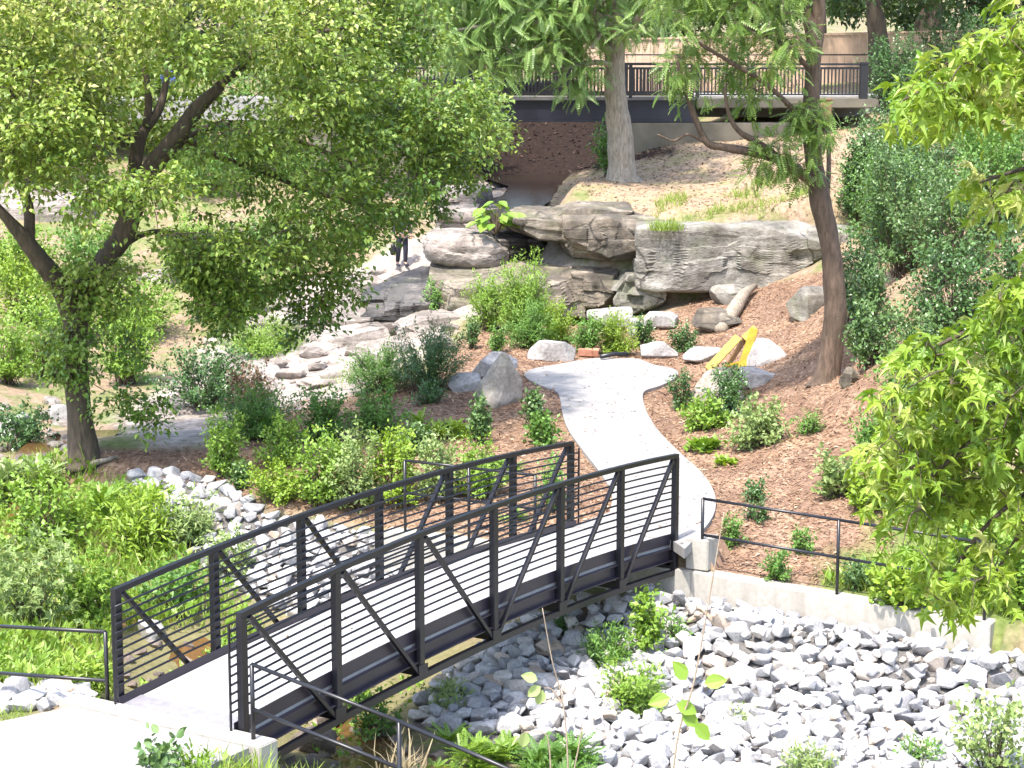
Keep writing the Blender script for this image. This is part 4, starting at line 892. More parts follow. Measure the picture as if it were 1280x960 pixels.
# --- the plant bed left of the path
SH = [  # px, py(base), w, h, kind, material, leaf, template, label
 (600,556,40,62,'upright','lf_blue',.11,'ovate','upright dark glossy shrub standing below the pointed boulder'),
 (667,536,42,50,'upright','lf_blue',.11,'ovate','dark glossy shrub beside the left edge of the path, pale new leaves in front'),
 (678,556,40,34,'round','lf_mid',.11,'ovate','low leafy shrub growing into the foot of the dark glossy one at the path'),
 (472,548,62,62,'round','lf_mid',.09,'leaf','round mid-green shrub in the middle of the mulch bed, just below a small dark ball'),
 (537,504,32,26,'round','lf_dark',.08,'leaf','small dark ball shrub on bare mulch under the tall fine-textured ones'),
 (536,488,92,74,'open','lf_dark',.085,'narrow','tall dark fine-textured shrub with airy top near the low white boulder'),
 (470,488,84,50,'open','lf_mid',.085,'narrow','thin twiggy shrub in front of the flat white slabs'),
 (406,552,58,64,'round','lf_mid',.09,'leaf','rounded shrub with dark shaded side at the back corner of the bed'),
 (356,580,58,56,'round','lf_bright',.09,'leaf','light green rounded shrub between the feathery one and the dark-sided one'),
 (322,548,100,58,'feather','lf_mid',.09,'narrow','fine feathery green shrub at the back edge of the bed beside the creek'),
 (280,594,56,74,'open','lf_bright',.10,'leaf','loose tall green shrub at the creek end of the mulch bed'),
 (302,612,30,44,'upright','lf_blue',.09,'ovate','small bluish shrub next to the brightest lime mound'),
 (346,626,72,44,'round','lf_lime',.09,'leaf','brightest lime mound at the creek end of the mulch bed'),
 (402,634,58,86,'open','lf_bright',.10,'leaf','tall light green shrub, creek-side end of the row behind the far truss'),
 (446,638,66,92,'open','lf_pale',.10,'leaf','grey-green airy shrub in the row behind the far truss'),
 (498,632,66,84,'open','lf_lime',.10,'leaf','lime shrub in the row behind the top rail of the pipe fence'),
 (548,626,62,74,'open','lf_pale',.10,'leaf','pale soft shrub in the row between two fence posts behind the far truss'),
 (600,622,58,68,'round','lf_bright',.09,'leaf','green shrub at the path-side end of the row behind the far truss'),
 (630,590,56,30,'fern','lf_mid',.1,'fern','low green ferny plant behind the far truss, below the upright dark shrub'),
 (690,640,36,60,'open','lf_mid',.10,'leaf','thin green shrub seen through the last panel of the far truss'),
 (552,548,84,40,'fern','lf_lime',.1,'fern','low spreading lime fern patch behind the row of light shrubs'),
 (516,568,44,32,'round','lf_blue',.10,'ovate','small bluish shrub tucked into the front of the lime fern patch'),
 (430,580,36,28,'round','lf_bright',.09,'leaf','small pale green tuft between two round shrubs of the bed'),
 (640,650,40,24,'fern','lf_bright',.1,'fern','little fern on the mulch at the foot of the abutment wall'),
 # behind the plaza, below the cliff
 (590,436,24,40,'upright','lf_blue',.10,'leaf','narrow upright bluish shrub at the creek-side end of the group below the cliff'),
 (621,442,28,38,'upright','lf_mid',.10,'leaf','narrow upright shrub right behind the pale boulder by the pointed one'),
 (612,412,60,60,'open','lf_bright',.10,'narrow','pale feathery shrub in front of the dark wet bedrock'),
 (656,424,70,92,'feather','lf_bright',.10,'narrow','tallest feathery yellow-green shrub below the cliff'),
 (664,434,54,52,'round','lf_mid',.09,'narrow','dense green shrub at the foot of the tallest feathery one'),
 (696,428,50,48,'feather','lf_lime',.09,'narrow','yellow-green feathery shrub above the wedge-shaped boulder'),
 (735,442,48,44,'round','lf_mid',.09,'leaf','round green shrub directly behind the plaza, next to a lime one'),
 (768,444,52,48,'round','lf_lime',.09,'narrow','round lime shrub directly behind the plaza'),
 (805,434,32,32,'round','lf_dark',.09,'leaf','dark round shrub behind the oblong boulder'),
 (853,440,32,34,'round','lf_dark',.09,'leaf','dark round shrub between the oblong boulder and the flat grey one'),
 (740,402,100,30,'fern','lf_lime',.1,'fern','wide patch of yellow-green ferns under the tan foot of the cliff'),
 (548,392,34,38,'round','lf_mid',.09,'leaf','small green shrub growing on the wet dark bedrock'),
 # right of the path
 (908,520,62,56,'round','lf_dark',.09,'leaf','dark shrub in front of the big tan boulder and the yellow frame'),
 (850,512,34,42,'open','lf_dark',.09,'leaf','thin dark shrub at the path edge left of the big tan boulder'),
 (880,536,56,36,'round','lf_bright',.11,'ovate','light green leafy plant between the path and the dark shrub'),
 (881,562,48,30,'rosette','lf_bright',.11,'ovate','low light green rosette of long leaves beside the path'),
 (950,558,72,50,'round','lf_pale',.12,'ovate','broad pale green leafy shrub on the mulch right of the path'),
 (1013,542,38,30,'round','lf_mid',.08,'narrow','small soft green mound alone on the mulch below the two-stemmed trunk'),
 (908,580,34,18,'rosette','lf_lime',.1,'ovate','tiny yellowish seedling on the mulch below the broad pale shrub'),
 (944,626,36,32,'round','lf_dark',.075,'leaf','small clipped ball shrub, upper of the two stacked by the fence'),
 (944,650,36,30,'round','lf_dark',.075,'leaf','small clipped ball shrub, lower of the two stacked by the fence'),
 (914,682,38,40,'round','lf_mid',.075,'leaf','small clipped ball shrub behind the fence nearest the path'),
 (1002,692,42,36,'round','lf_mid',.075,'leaf','small clipped ball shrub standing nearest the middle fence post'),
 (970,725,46,46,'round','lf_mid',.075,'leaf','small clipped ball shrub low behind the wall, touching the lower rail'),
 (1046,622,80,64,'open','lf_pale',.13,'ovate','thin pale green shrub on the slope left of the star-leaved branches'),
 (1090,570,70,60,'open','lf_mid',.11,'leaf','green shrub on the slope half hidden by the star-leaved branches'),
 (1070,735,56,40,'open','lf_blue',.1,'leaf','bluish weed behind the wall right of the middle fence post'),
 (1130,760,120,70,'open','lf_lime',.13,'ovate','lime bush behind the wall under the hanging star leaves'),
 (1215,720,120,90,'open','lf_bright',.13,'ovate','bright bush at the foot of the slope beyond the last fence post'),
 (1180,650,120,80,'round','lf_mid',.12,'leaf','shaded bush on the slope behind the hanging star leaves'),
 (1275,770,90,120,'open','lf_bright',.13,'ovate','bright bush at the frame edge past the end of the wall'),
 # on the slope behind the two-stemmed trunk
 (1085,428,90,110,'open','lf_blue',.12,'leaf','glossy bluish bush leaning over the slope just right of the two-stemmed trunk'),
 (1130,345,190,190,'open','lf_blue',.12,'leaf','big glossy bluish bush filling the slope behind the two-stemmed trunk'),
 (1240,300,190,170,'open','lf_mid',.12,'leaf','big green bush on the slope at the frame edge'),
 (1190,420,180,130,'open','lf_dark',.12,'leaf','dark glossy bush low on the slope behind the star-leaved branches'),
 (1255,520,150,150,'open','lf_mid',.13,'leaf','shaded green bush beneath the star-leaved branches'),
 (1125,215,140,90,'open','lf_dark',.12,'leaf','dark bush at the end of the black picket fence'),
 (1210,190,150,60,'open','lf_bright',.12,'leaf','light green bush on the top of the right slope'),
 (1070,290,60,120,'upright','lf_dark',.11,'ovate','dark ivy-like bush climbing against the two-stemmed trunk'),
 (1070,400,90,110,'open','lf_dark',.12,'leaf','dark bush on the slope behind the glossy one nearest the two-stemmed trunk'),
 (1110,320,150,140,'open','lf_mid',.12,'leaf','mid-green bush on the slope above the big glossy bluish one'),
 (1190,350,160,150,'open','lf_blue',.12,'leaf','glossy bush in the middle of the right slope with many pale leaf glints'),
 (1275,410,150,160,'open','lf_dark',.12,'leaf','dark bush at the frame edge below the single star-leaved spray'),
 (1165,262,150,110,'open','lf_dark',.12,'leaf','dark bush high on the right slope under the long star-leaved spray'),
 (1245,245,150,90,'open','lf_mid',.12,'leaf','green bush high on the slope beside the bare soil'),
 (1085,270,100,130,'open','lf_blue',.12,'leaf','glossy bush close behind the two-stemmed trunk at the level of its side branch'),
 (1150,480,130,110,'open','lf_blue',.12,'leaf','glossy bush at the foot of the slope, left of the star-leaved branches'),
 (1115,140,120,100,'open','lf_dark',.13,'leaf','dark bush around the leaning trunk beyond the picket fence'),
 (1190,110,150,100,'open','lf_dark',.13,'leaf','dark bush under the thick trunk beyond the board wall'),
 (1270,120,140,110,'open','lf_dark',.13,'leaf','dark bush on the slope top at the corner behind the star leaves'),
 (1088,458,110,90,'open','lf_blue',.12,'leaf','low glossy bush on the mulch between the two-stemmed trunk and the star-leaved branches'),
 (1135,530,120,110,'open','lf_mid',.12,'leaf','green bush tucked under the edge of the star-leaved branches on the slope'),
 (1088,640,80,70,'open','lf_lime',.12,'ovate','thin yellow-green weed above the fence beside the star-leaved branches'),
 (60,230,190,110,'open','lf_mid',.18,'leaf','green bush on the high far bank behind the forked limb'),
 (180,180,200,110,'open','lf_bright',.18,'leaf','light bush high on the far bank behind the middle of the dark tree'),
 (330,185,200,110,'open','lf_mid',.18,'leaf','green bush high on the far bank behind the long right limb'),
 (470,165,170,110,'open','lf_mid',.18,'leaf','green bush in front of the tree-hidden abutment of the upper bridge'),
 (30,130,200,120,'open','lf_bright',.2,'leaf','light bush at the corner behind the crown of the dark tree'),
 # round the cascade and the dark trunk
 (120,350,150,80,'open','lf_mid',.14,'leaf','green bush on the far bank between the two lower limbs of the dark tree'),
 (245,350,140,80,'open','lf_bright',.14,'leaf','bright bush on the far bank right of the leaning dark limb'),
 (340,330,150,70,'open','lf_mid',.14,'leaf','green bush on the far bank at the top of the cascade'),
 (170,420,150,80,'open','lf_bright',.14,'leaf','bright bush at the creek edge behind the dark trunk and its low leaves'),
 (20,345,140,70,'open','lf_bright',.14,'leaf','bright bush below the white layered rock shelf'),
 (400,235,170,60,'open','lf_mid',.16,'leaf','green bush on the upper far bank behind the hanging crown'),
 (260,240,170,60,'open','lf_mid',.16,'leaf','green bush on the upper far bank behind the forked limbs'),
 (510,230,90,50,'open','lf_mid',.16,'leaf','green bush on the bank left of the pale flat rock shelf'),
 (90,420,120,80,'open','lf_lime',.13,'leaf','yellow-green bush beside the dark trunk on its creekless side'),
 (10,480,90,90,'open','lf_bright',.13,'leaf','bright bush at the frame edge above the grey boulder'),
 (258,512,120,70,'open','lf_dark',.12,'leaf','dark spreading shrub on the grey slabs right of the big dark trunk'),
 (312,520,50,60,'open','litter',.12,'leaf','reddish dry shrub on the slabs beside the dark spreading shrub'),
 (330,446,110,40,'feather','lf_bright',.1,'narrow','low bright weeds on the flat slab below the cascade'),
 (290,404,110,70,'open','lf_bright',.12,'leaf','bright bush behind the hanging leaves at the left of the cascade'),
 (60,470,130,110,'open','lf_bright',.13,'leaf','bright green bush left of the big dark trunk'),
 (30,400,120,90,'open','lf_lime',.13,'leaf','yellow-green bush at the frame edge behind the big dark trunk'),
 (25,560,120,60,'open','lf_dark',.12,'leaf','dark low bush at the frame edge in front of the grey boulder'),
 (160,480,110,110,'open','lf_bright',.12,'leaf','bright bush right behind the big dark trunk'),
 (760,220,50,70,'open','lf_mid',.16,'leaf','scraggly bush in the shade left of the pale trunk'),
 # riprap weeds and the creek bank
 (808,822,62,92,'upright','lf_bright',.14,'leaf','tall leafy weed spike growing out of the grey rocks'),
 (790,892,112,76,'feather','lf_bright',.10,'narrow','creeping fine weed spread over the grey rocks below the tall spike'),
 (762,836,96,60,'feather','lf_mid',.09,'narrow','thin grey-green weed among the rocks left of the tall spike'),
 (845,805,40,40,'open','lf_mid',.1,'narrow','wispy weed among the rocks right of the tall spike'),
 (705,792,24,24,'round','lf_dark',.10,'ovate','small dark leafy weed by the bottom chord of the bridge'),
 (590,958,150,60,'fern','lf_bright',.1,'fern','bright ferny plant at the edge of the grey rocks behind the sloping fence'),
 (700,968,130,70,'fern','lf_mid',.1,'fern','dark ferny plant right of the bright ferny one at the bottom of the rocks'),
 (470,922,90,60,'open','lf_mid',.1,'leaf','green weed clump on the creek bank under the truss'),
 (560,886,80,40,'open','lf_pale',.1,'narrow','pale weed under the bridge at the edge of the grey rocks'),
 (450,885,60,36,'open','lf_bright',.1,'leaf','small bright weed in the shade below the deck'),
 (1235,985,130,130,'open','lf_pale',.13,'leaf','tall pale weed at the lower corner of the grey rocks'),
 (1010,975,90,50,'feather','lf_pale',.10,'narrow','pale wispy weed at the bottom of the grey rocks'),
 (1150,960,70,40,'feather','lf_mid',.10,'narrow','green wispy weed near the lower corner of the grey rocks'),
 (930,905,50,24,'feather','lf_pale',.08,'narrow','sparse weed between grey rocks near the middle of the bed'),
 # tall weeds left of the bridge
 (40,800,150,140,'open','lf_pale',.20,'star','star-leaved sapling above the near left fence'),
 (110,790,110,110,'open','lf_bright',.17,'star','lighter star-leaved sapling beside the end post of the far truss'),
 (60,690,180,110,'open','lf_bright',.15,'leaf','bright leafy bush in the weeds left of the bridge'),
 (180,700,130,100,'feather','lf_lime',.16,'narrow','yellow-green feathery weed left of the far truss'),
 (240,680,100,70,'feather','lf_pale',.13,'narrow','soft pale weed at the edge of the grey rocks by the dark trunk'),
 (220,770,120,80,'open','lf_mid',.14,'leaf','leafy green bush seen through the first panel of the far truss'),
 (290,720,90,60,'open','lf_pale',.11,'leaf','pale flowering weed against the grey rocks behind the far truss'),
 (300,830,110,50,'open','lf_bright',.11,'leaf','green weeds seen through the second panel of the far truss'),
 (30,620,130,70,'fern','lf_pale',.1,'fern','pale tall ferns near the frame edge below the dark trunk'),
 (150,640,130,60,'fern','lf_bright',.1,'fern','bright tall ferns below the base of the dark trunk'),
 (20,850,140,50,'feather','lf_bright',.13,'narrow','low bright weeds under the near left fence'),
 (100,868,90,60,'feather','lf_lime',.13,'narrow','lime weeds at the foot of the end post of the far truss'),
 (250,870,80,40,'feather','lf_bright',.11,'narrow','grassy weeds beside the deck behind the far truss'),
 (205,985,70,80,'open','lf_blue',.13,'ovate','small-leaved grey-green sprig overhanging the approach slab'),
 (280,992,120,60,'grass','grass',.1,'blade','tall bright grass clump at the corner of the approach slab'),
 (245,985,80,50,'feather','lf_bright',.12,'narrow','leafy weeds between the sprig and the tall bright grass'),
 (500,990,40,90,'grass','dry',.1,'blade','pale dry grass plume in front of the sloping fence'),
 (620,296,64,46,'bigleaf','lf_bright',.42,'ovate','big-leaved green plant on the ledge at the left tip of the cliff'),
 (832,290,44,16,'grass','grass',.1,'blade','tuft of grass hanging over the notch in the cliff top'),
]
for i, (px, py, w, h, kind, mat, leaf, tm, lab) in enumerate(SH):
    big = w * h > 14000
    if kind in ('open', 'feather', 'round') and 380 < py < 660 and 240 < px < 1000 and not (900 < px and py > 600): w, h = w * (1.5 if px < 640 else 1.3), h * 1.22
    nm = 'fern' if kind == 'fern' else ('grass_clump' if kind == 'grass' else ('weed' if 'weed' in lab else ('sapling' if 'sapling' in lab else ('leafy_plant' if kind in ('rosette', 'bigleaf') else 'shrub'))))
    base = None
    if py == 290 and px == 832: base = pt(832, 286, 55.2)
    if py == 296 and px == 620: base = pt(620, 292, 57.4)
    if py == 392 and px == 548: base = pt(548, 392, 55.9)
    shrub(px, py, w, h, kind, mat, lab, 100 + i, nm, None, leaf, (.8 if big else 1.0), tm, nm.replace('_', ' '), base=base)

# ---------------------------------------------------------------- trees
def curve_pts(P, n=6):               # Catmull-Rom through the points
    P = np.array(P, float)
    if len(P) < 3: return np.array([P[0] + (P[-1]-P[0]) * t for t in np.linspace(0, 1, n)])
    Q = np.vstack([2*P[0]-P[1], P, 2*P[-1]-P[-2]]); out = []
    for i in range(1, len(Q) - 2):
        for t in np.linspace(0, 1, n, endpoint=False):
            a, b, c, d = Q[i-1:i+3]; out.append(.5*(2*b + (c-a)*t + (2*a-5*b+4*c-d)*t*t + (3*b-a-3*c+d)*t**3))
    out.append(P[-1]); return np.array(out)
def limb_px(pts):                    # (px, py, Y, width in px) -> world points and radii
    W = np.array([np.append(pt(p[0], p[1], p[2]), p[3] * p[2] / FPX / 2) for p in pts]); C = curve_pts(W); return C[:, :3], C[:, 3]
def bark_tube(mbx, P, rad, n=14, seed=0, flare=False):
    b0 = len(mbx.v); mbx.tube(P, rad, n)
    V = np.array(mbx.v[b0:]); r = np.repeat(rad, n)
    d = .13 * r * fbm(V * 2.2 + seed, 3); c = np.repeat(P, n, 0); V = V + unit(V - c) * d[:, None]
    if flare:
        t = np.repeat(np.arange(len(P)), n); ang = np.arctan2(V[:, 1]-c[:, 1], V[:, 0]-c[:, 0]); fl = np.exp(-t / 2.5)
        V = V + unit((V - c) * (1, 1, 0)) * (r * .45 * fl * (.55 + .45 * np.sin(ang * 4 + seed)))[:, None]
    mbx.v[b0:] = [tuple(p) for p in V]
def crown(root, og, nodes, C, mat, leafmatname, lpc, leaf, tmpl, seed, rc=.6, flat=.55, droop=.25, twigmat='twig', tone=None, sub=5, tw=.014, up=1.0):
    """C: clump centres; each is tied to the nearest node by a thin branch and carries sprays of leaves"""
    r = np.random.RandomState(seed); N = [np.asarray(p, float) for p in nodes]; f = Fol(); st = MB()
    d0 = np.array([min(np.linalg.norm(c - p) for p in N) for c in C]); NA = np.array(N)
    for k in np.argsort(d0):
        c = C[k]; dd = ((NA - c) ** 2).sum(1); p = NA[np.argmin(dd)]; L = math.sqrt(dd.min())
        m = (p + c) / 2 + r.normal(size=3) * L * .10 + (0, 0, .12 * L)
        st.tube(curve_pts([p, m, c], 3), np.linspace(tw * (1 + .5 * L), tw * .6, 7), 5, False)
        NA = np.vstack([NA, m[None], c[None]])
        tn = .5 if tone is None else tone(c, r)
        for j in range(sub):
            dv = rdir(r, 1)[0] * (1, 1, flat); tip = c + dv * rc * r.uniform(.6, 1.25) - (0, 0, droop * rc * r.rand())
            if j < 3: st.tube([c, (c + tip) / 2 + (0, 0, .06), tip], [tw*.6, tw*.45, tw*.25], 4, False)
            n = max(2, int(lpc / sub)); t = r.uniform(.15, 1.05, n)
            P = c + (tip - c) * t[:, None] + (0, 0, .05) * (1 - t[:, None]) + r.normal(size=(n, 3)) * rc * .13
            D = unit(tip - c) * .7 + rdir(r, n) * .75 + np.array([0, 0, -droop]); Nn = unit(np.array([0, -.15, up]) + rdir(r, n) * .55)
            f.add(P, D, Nn, leaf * r.uniform(.65, 1.2, n), tmpl, np.clip(tn + r.normal(size=n) * .2, 0, 1))
    f.build('crown', M[leafmatname], root, og); q = st.build('twigs', M[twigmat], None, 0, origin=og); q.parent = root; q.location = (0, 0, 0)
def px_poly_clumps(poly, n, Yf, seed, holes=(), gap=None):
    r = np.random.RandomState(seed); poly = np.array(poly, float); lo, hi = poly.min(0), poly.max(0); out = []
    while len(out) < n:
        p = r.uniform(lo, hi)
        if not in_poly(p[:1], p[1:], poly)[0]: continue
        if any((p[0]-a)**2 + (p[1]-b)**2 < c*c for a, b, c in holes): continue
        q = pt(p[0], p[1], Yf(p, r))
        if gap is not None and fbm((q * gap[0])[None], 2)[0] < gap[1]: continue
        out.append(q)
    return np.array(out)
def tree(name, label, base, trunk_limbs, branch_limbs, bark, group=None, seed=0, flare=True):
    o = empty(name, base, label, 'tree', group); nodes = []
    mb = MB()
    for i, l in enumerate(trunk_limbs):
        P, rad = limb_px(l); bark_tube(mb, P, rad, 16, seed + i, flare and i == 0); nodes += list(P[len(P)//2:])
    q = mb.build('trunk', M[bark], None, 0, origin=base); q.parent = o; q.location = (0, 0, 0)
    for i, l in enumerate(branch_limbs):
        P, rad = limb_px(l); mb = MB(); bark_tube(mb, P, rad, 10, seed + 20 + i); nodes += list(P[3:])
        q = mb.build('branch', M[bark], None, 0, origin=base); q.parent = o; q.location = (0, 0, 0)
    return o, nodes

# the big dark-barked tree at the creek
g = ground_at(103, 572); YL = g[1]
o, nodes = tree('tree', 'large tree with dark furrowed trunk and yellow-green crown leaning over the creek', g - (0, 0, .15),
  [[(104,584,YL,42),(103,560,YL,38),(98,500,YL,31),(94,430,YL,31),(98,385,YL,34),(128,330,YL,28),(155,290,YL,27),(183,222,YL-.3,25),(222,170,YL-.5,22),(250,132,YL-.6,17),(276,108,YL-.8,12)]],
  [[(92,400,YL,26),(78,362,YL-.3,26),(50,325,YL-.6,24),(32,300,YL-.8,20),(4,268,YL-1,15),(-40,225,YL-1.2,12)],
   [(36,310,YL-.7,15),(36,262,YL-.5,14),(26,228,YL-.4,12),(14,180,YL-.2,10),(18,100,YL,8),(40,30,YL,6)],
   [(158,285,YL,20),(168,210,YL+.3,18),(176,170,YL+.4,16),(196,142,YL+.5,12),(206,110,YL+.6,9),(212,60,YL+.7,7),(215,-20,YL+.8,5)],
   [(182,160,YL+.4,11),(186,128,YL+.4,10),(182,95,YL+.3,8),(165,40,YL+.2,6)],
   [(190,215,YL-.3,13),(225,178,YL,11),(258,160,YL+.4,9),(300,158,YL+1.0,7),(370,175,YL+1.8,6),(440,205,YL+2.6,5),(520,235,YL+3.4,4)],
   [(272,108,YL-.8,11),(305,82,YL-.6,10),(330,62,YL-.2,9),(400,40,YL+1.2,6),(480,30,YL+2.5,4)],
   [(225,168,YL-.5,12),(270,195,YL+.6,8),(330,215,YL+1.5,7),(390,240,YL+2.2,5),(470,260,YL+2.6,4)],
   [(140,315,YL,10),(190,290,YL+.5,7),(250,300,YL+.9,6),(320,330,YL+1.2,5),(375,370,YL+1.4,3)]], 'bark_dark', None, 3)
HL = [(214,104,13),(172,128,9),(190,140,12),(228,140,10),(285,138,17),(22,285,34),(170,285,18),(335,290,12),(395,235,11),(410,120,10),(150,105,10),(320,262,10),(255,40,9),(60,330,16),(15,40,14),(435,262,10),(330,135,12),(300,95,9)]
PL = [(-60,-60),(520,-60),(548,10),(560,90),(612,118),(622,180),(588,225),(560,258),(515,278),(482,284),(452,325),(410,320),(370,300),(330,330),(290,300),(240,330),(200,310),(165,240),(110,290),(70,240),(-60,230)]
LIMB = [(128,330,26),(150,296,26),(170,255,24),(185,215,26),(205,185,26),(228,160,22),(252,130,20),(276,106,18),(305,84,14),(330,64,12),(184,150,16),(182,110,14),(200,140,14),(208,105,14),(260,160,14),(300,160,14),(345,170,14),(400,190,12),(50,325,26),(30,298,22),(36,262,16)]
def YF(p, r):
    k = max(0, (p[0] - 280) / 300); lo = -3.6 + 4.6 * k
    if any((p[0]-a)**2 + (p[1]-b)**2 < .45*c*c for a, b, c in LIMB): lo = max(lo, .9 + 2.4 * k)
    return YL + r.uniform(lo, 3.0 + 3.4 * k)
cl = px_poly_clumps(PL, 820, YF, 31, HL, (.62, -.22))
hang = px_poly_clumps([(345,300),(420,300),(445,350),(400,400),(385,425),(355,425),(335,370)], 34, lambda p, r: YL + 1.6 + r.uniform(-1, 1), 32)
hang2 = px_poly_clumps([(210,300),(330,300),(325,370),(290,415),(255,400),(225,350)], 46, lambda p, r: YL + r.uniform(-1.2, 1.2), 33, [(285,345,10)])
fill = px_poly_clumps([(400,40),(560,40),(560,90),(612,118),(622,180),(588,225),(540,255),(430,230),(380,120)], 60, YF, 37, (), (.62, -.05))
fill2 = px_poly_clumps([(-60,-40),(150,-40),(150,120),(120,230),(60,230),(-60,215)], 40, YF, 38, (), (.62, -.05))
low = px_poly_clumps([(85,330),(170,330),(175,420),(205,500),(190,530),(140,535),(115,500),(70,470),(75,380)], 40, lambda p, r: YL - .55 + r.uniform(-.5, .4), 34)
C = np.vstack([cl, hang, hang2, fill, fill2, low])
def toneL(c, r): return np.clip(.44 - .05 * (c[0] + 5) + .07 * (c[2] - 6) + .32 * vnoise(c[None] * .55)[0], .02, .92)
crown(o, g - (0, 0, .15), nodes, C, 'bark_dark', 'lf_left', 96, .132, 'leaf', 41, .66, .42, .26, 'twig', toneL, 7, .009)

# pale-trunked tree on the hill
g = ground_at(776, 226); YP = g[1]
o, nodes = tree('tree', 'tree with smooth pale grey trunk and drooping feathery leaves on the hill', g - (0, 0, .1),
  [[(778,232,YP,44),(777,215,YP,36),(776,180,YP,33),(771,130,YP,29),(768,92,YP,26),(770,40,YP,22),(768,-40,YP,18),(760,-200,YP,13),(755,-400,YP,5)]],
  [[(769,70,YP,14),(730,40,YP-.8,10),(680,30,YP-1.6,8),(620,30,YP-2.2,5),(560,40,YP-2.6,3)], [(769,40,YP,12),(720,0,YP-.6,8),(640,-20,YP-1,5)], [(769,60,YP,12),(800,20,YP-.6,8),(830,-10,YP-1,6)],
   [(769,82,YP,9),(740,78,YP-1,6),(690,90,YP-1.6,4)], [(769,50,YP,10),(760,30,YP-1.5,7),(740,60,YP-2.4,5)]], 'bark_pale', None, 9)
cl0 = px_poly_clumps([(470,-420),(700,-520),(900,-420),(900,-70),(540,-60),(450,-200)], 130, lambda p, r: YP + r.uniform(-3.5, 3), 55)
cl = px_poly_clumps([(530,0),(560,-60),(860,-70),(840,10),(825,35),(790,42),(765,38),(740,60),(700,52),(665,85),(625,95),(600,85),(560,70),(530,40)], 215, lambda p, r: YP + r.uniform(-3.2, 1.2), 51, [(700,105,16),(790,95,12)])
h2 = px_poly_clumps([(700,60),(740,65),(738,105),(720,118),(700,105)], 9, lambda p, r: YP - 1.6 + r.uniform(-.5, .5), 52)
crown(o, g - (0, 0, .1), nodes, np.vstack([cl0, cl, h2]), 'bark_pale', 'lf_walnut', 24, .66, 'walnut', 42, .66, .38, .20, 'twig', lambda c, r: np.clip(.5 + .35 * vnoise(c[None] * .7)[0], .1, .95), 5, .016)

# two-stemmed tree on the right slope
g = ground_at(1040, 474); YR = g[1]
o, nodes = tree('tree', 'tall two-stemmed tree with reddish brown bark rising from the mulch slope', g - (0, 0, .1),
  [[(1032,484,YR,40),(1034,468,YR,33),(1040,430,YR,29),(1044,380,YR,27),(1040,320,YR,26),(1028,262,YR,25),(1018,205,YR,23),(1014,150,YR,21),(1017,90,YR,20),(1018,50,YR,21)],
   [(1018,62,YR,18),(1010,25,YR,14),(1001,-10,YR+.1,12),(985,-80,YR+.2,10)], [(1018,62,YR,18),(1024,25,YR,16),(1024,-15,YR-.1,15),(1028,-90,YR-.2,12)]],
  [[(1024,235,YR,13),(1000,216,YR-.2,14),(975,200,YR-.3,13),(940,190,YR-.5,11),(905,184,YR-.6,10),(884,178,YR-.7,9),(870,150,YR-.8,8),(856,110,YR-.9,6),(845,70,YR-1,4)],
   [(975,200,YR-.3,10),(950,180,YR-.5,9),(925,165,YR-.8,7),(912,145,YR-.9,5),(905,110,YR-1,3)], [(882,178,YR-.7,5),(860,168,YR-.8,4),(842,176,YR-.8,3),(822,168,YR-.9,2)],
   [(1012,165,YR,9),(985,130,YR-.6,7),(950,100,YR-1,6),(900,70,YR-1.4,5),(860,45,YR-1.8,4)], [(1017,90,YR,8),(970,50,YR-.5,6),(900,20,YR-1,4)], [(1032,262,YR,7),(1036,210,YR+.5,6),(1034,150,YR+.7,5)],
   [(1010,10,YR,8),(950,-20,YR-.6,6),(880,-10,YR-1.2,4)]], 'bark_brown', None, 15)
cl = px_poly_clumps([(800,-60),(1000,-70),(1005,30),(1006,75),(980,80),(945,95),(900,70),(860,85),(835,60),(850,40),(810,20)], 105, lambda p, r: YR + r.uniform(-2.2, .8), 61, [(940,95,12),(870,95,12),(975,80,10),(905,155,8)])
c5 = np.vstack([px_poly_clumps([(835,85),(875,80),(880,120),(850,130)], 5, lambda p, r: YR - .9, 65), px_poly_clumps([(905,90),(950,95),(960,125),(915,130)], 6, lambda p, r: YR - .8, 66)])
c2 = px_poly_clumps([(985,120),(1030,125),(1035,170),(1010,195),(985,165)], 12, lambda p, r: YR - .5 + r.uniform(-.3, .3), 62)
c3 = px_poly_clumps([(930,165),(1000,175),(1010,225),(985,235),(950,235),(938,200)], 12, lambda p, r: YR - .5 + r.uniform(-.3, .5), 63)
c4 = px_poly_clumps([(1025,130),(1065,140),(1060,330),(1030,330),(1025,230)], 18, lambda p, r: YR + .8 + r.uniform(-.3, .6), 64)
crown(o, g - (0, 0, .1), nodes, np.vstack([cl, c2, c3, c5]), 'bark_brown', 'lf_right', 20, .33, 'pinnate', 43, .40, .5, .3, 'twig', lambda c, r: np.clip(.45 + .3 * vnoise(c[None] * .8)[0], .1, .9), 5, .011)

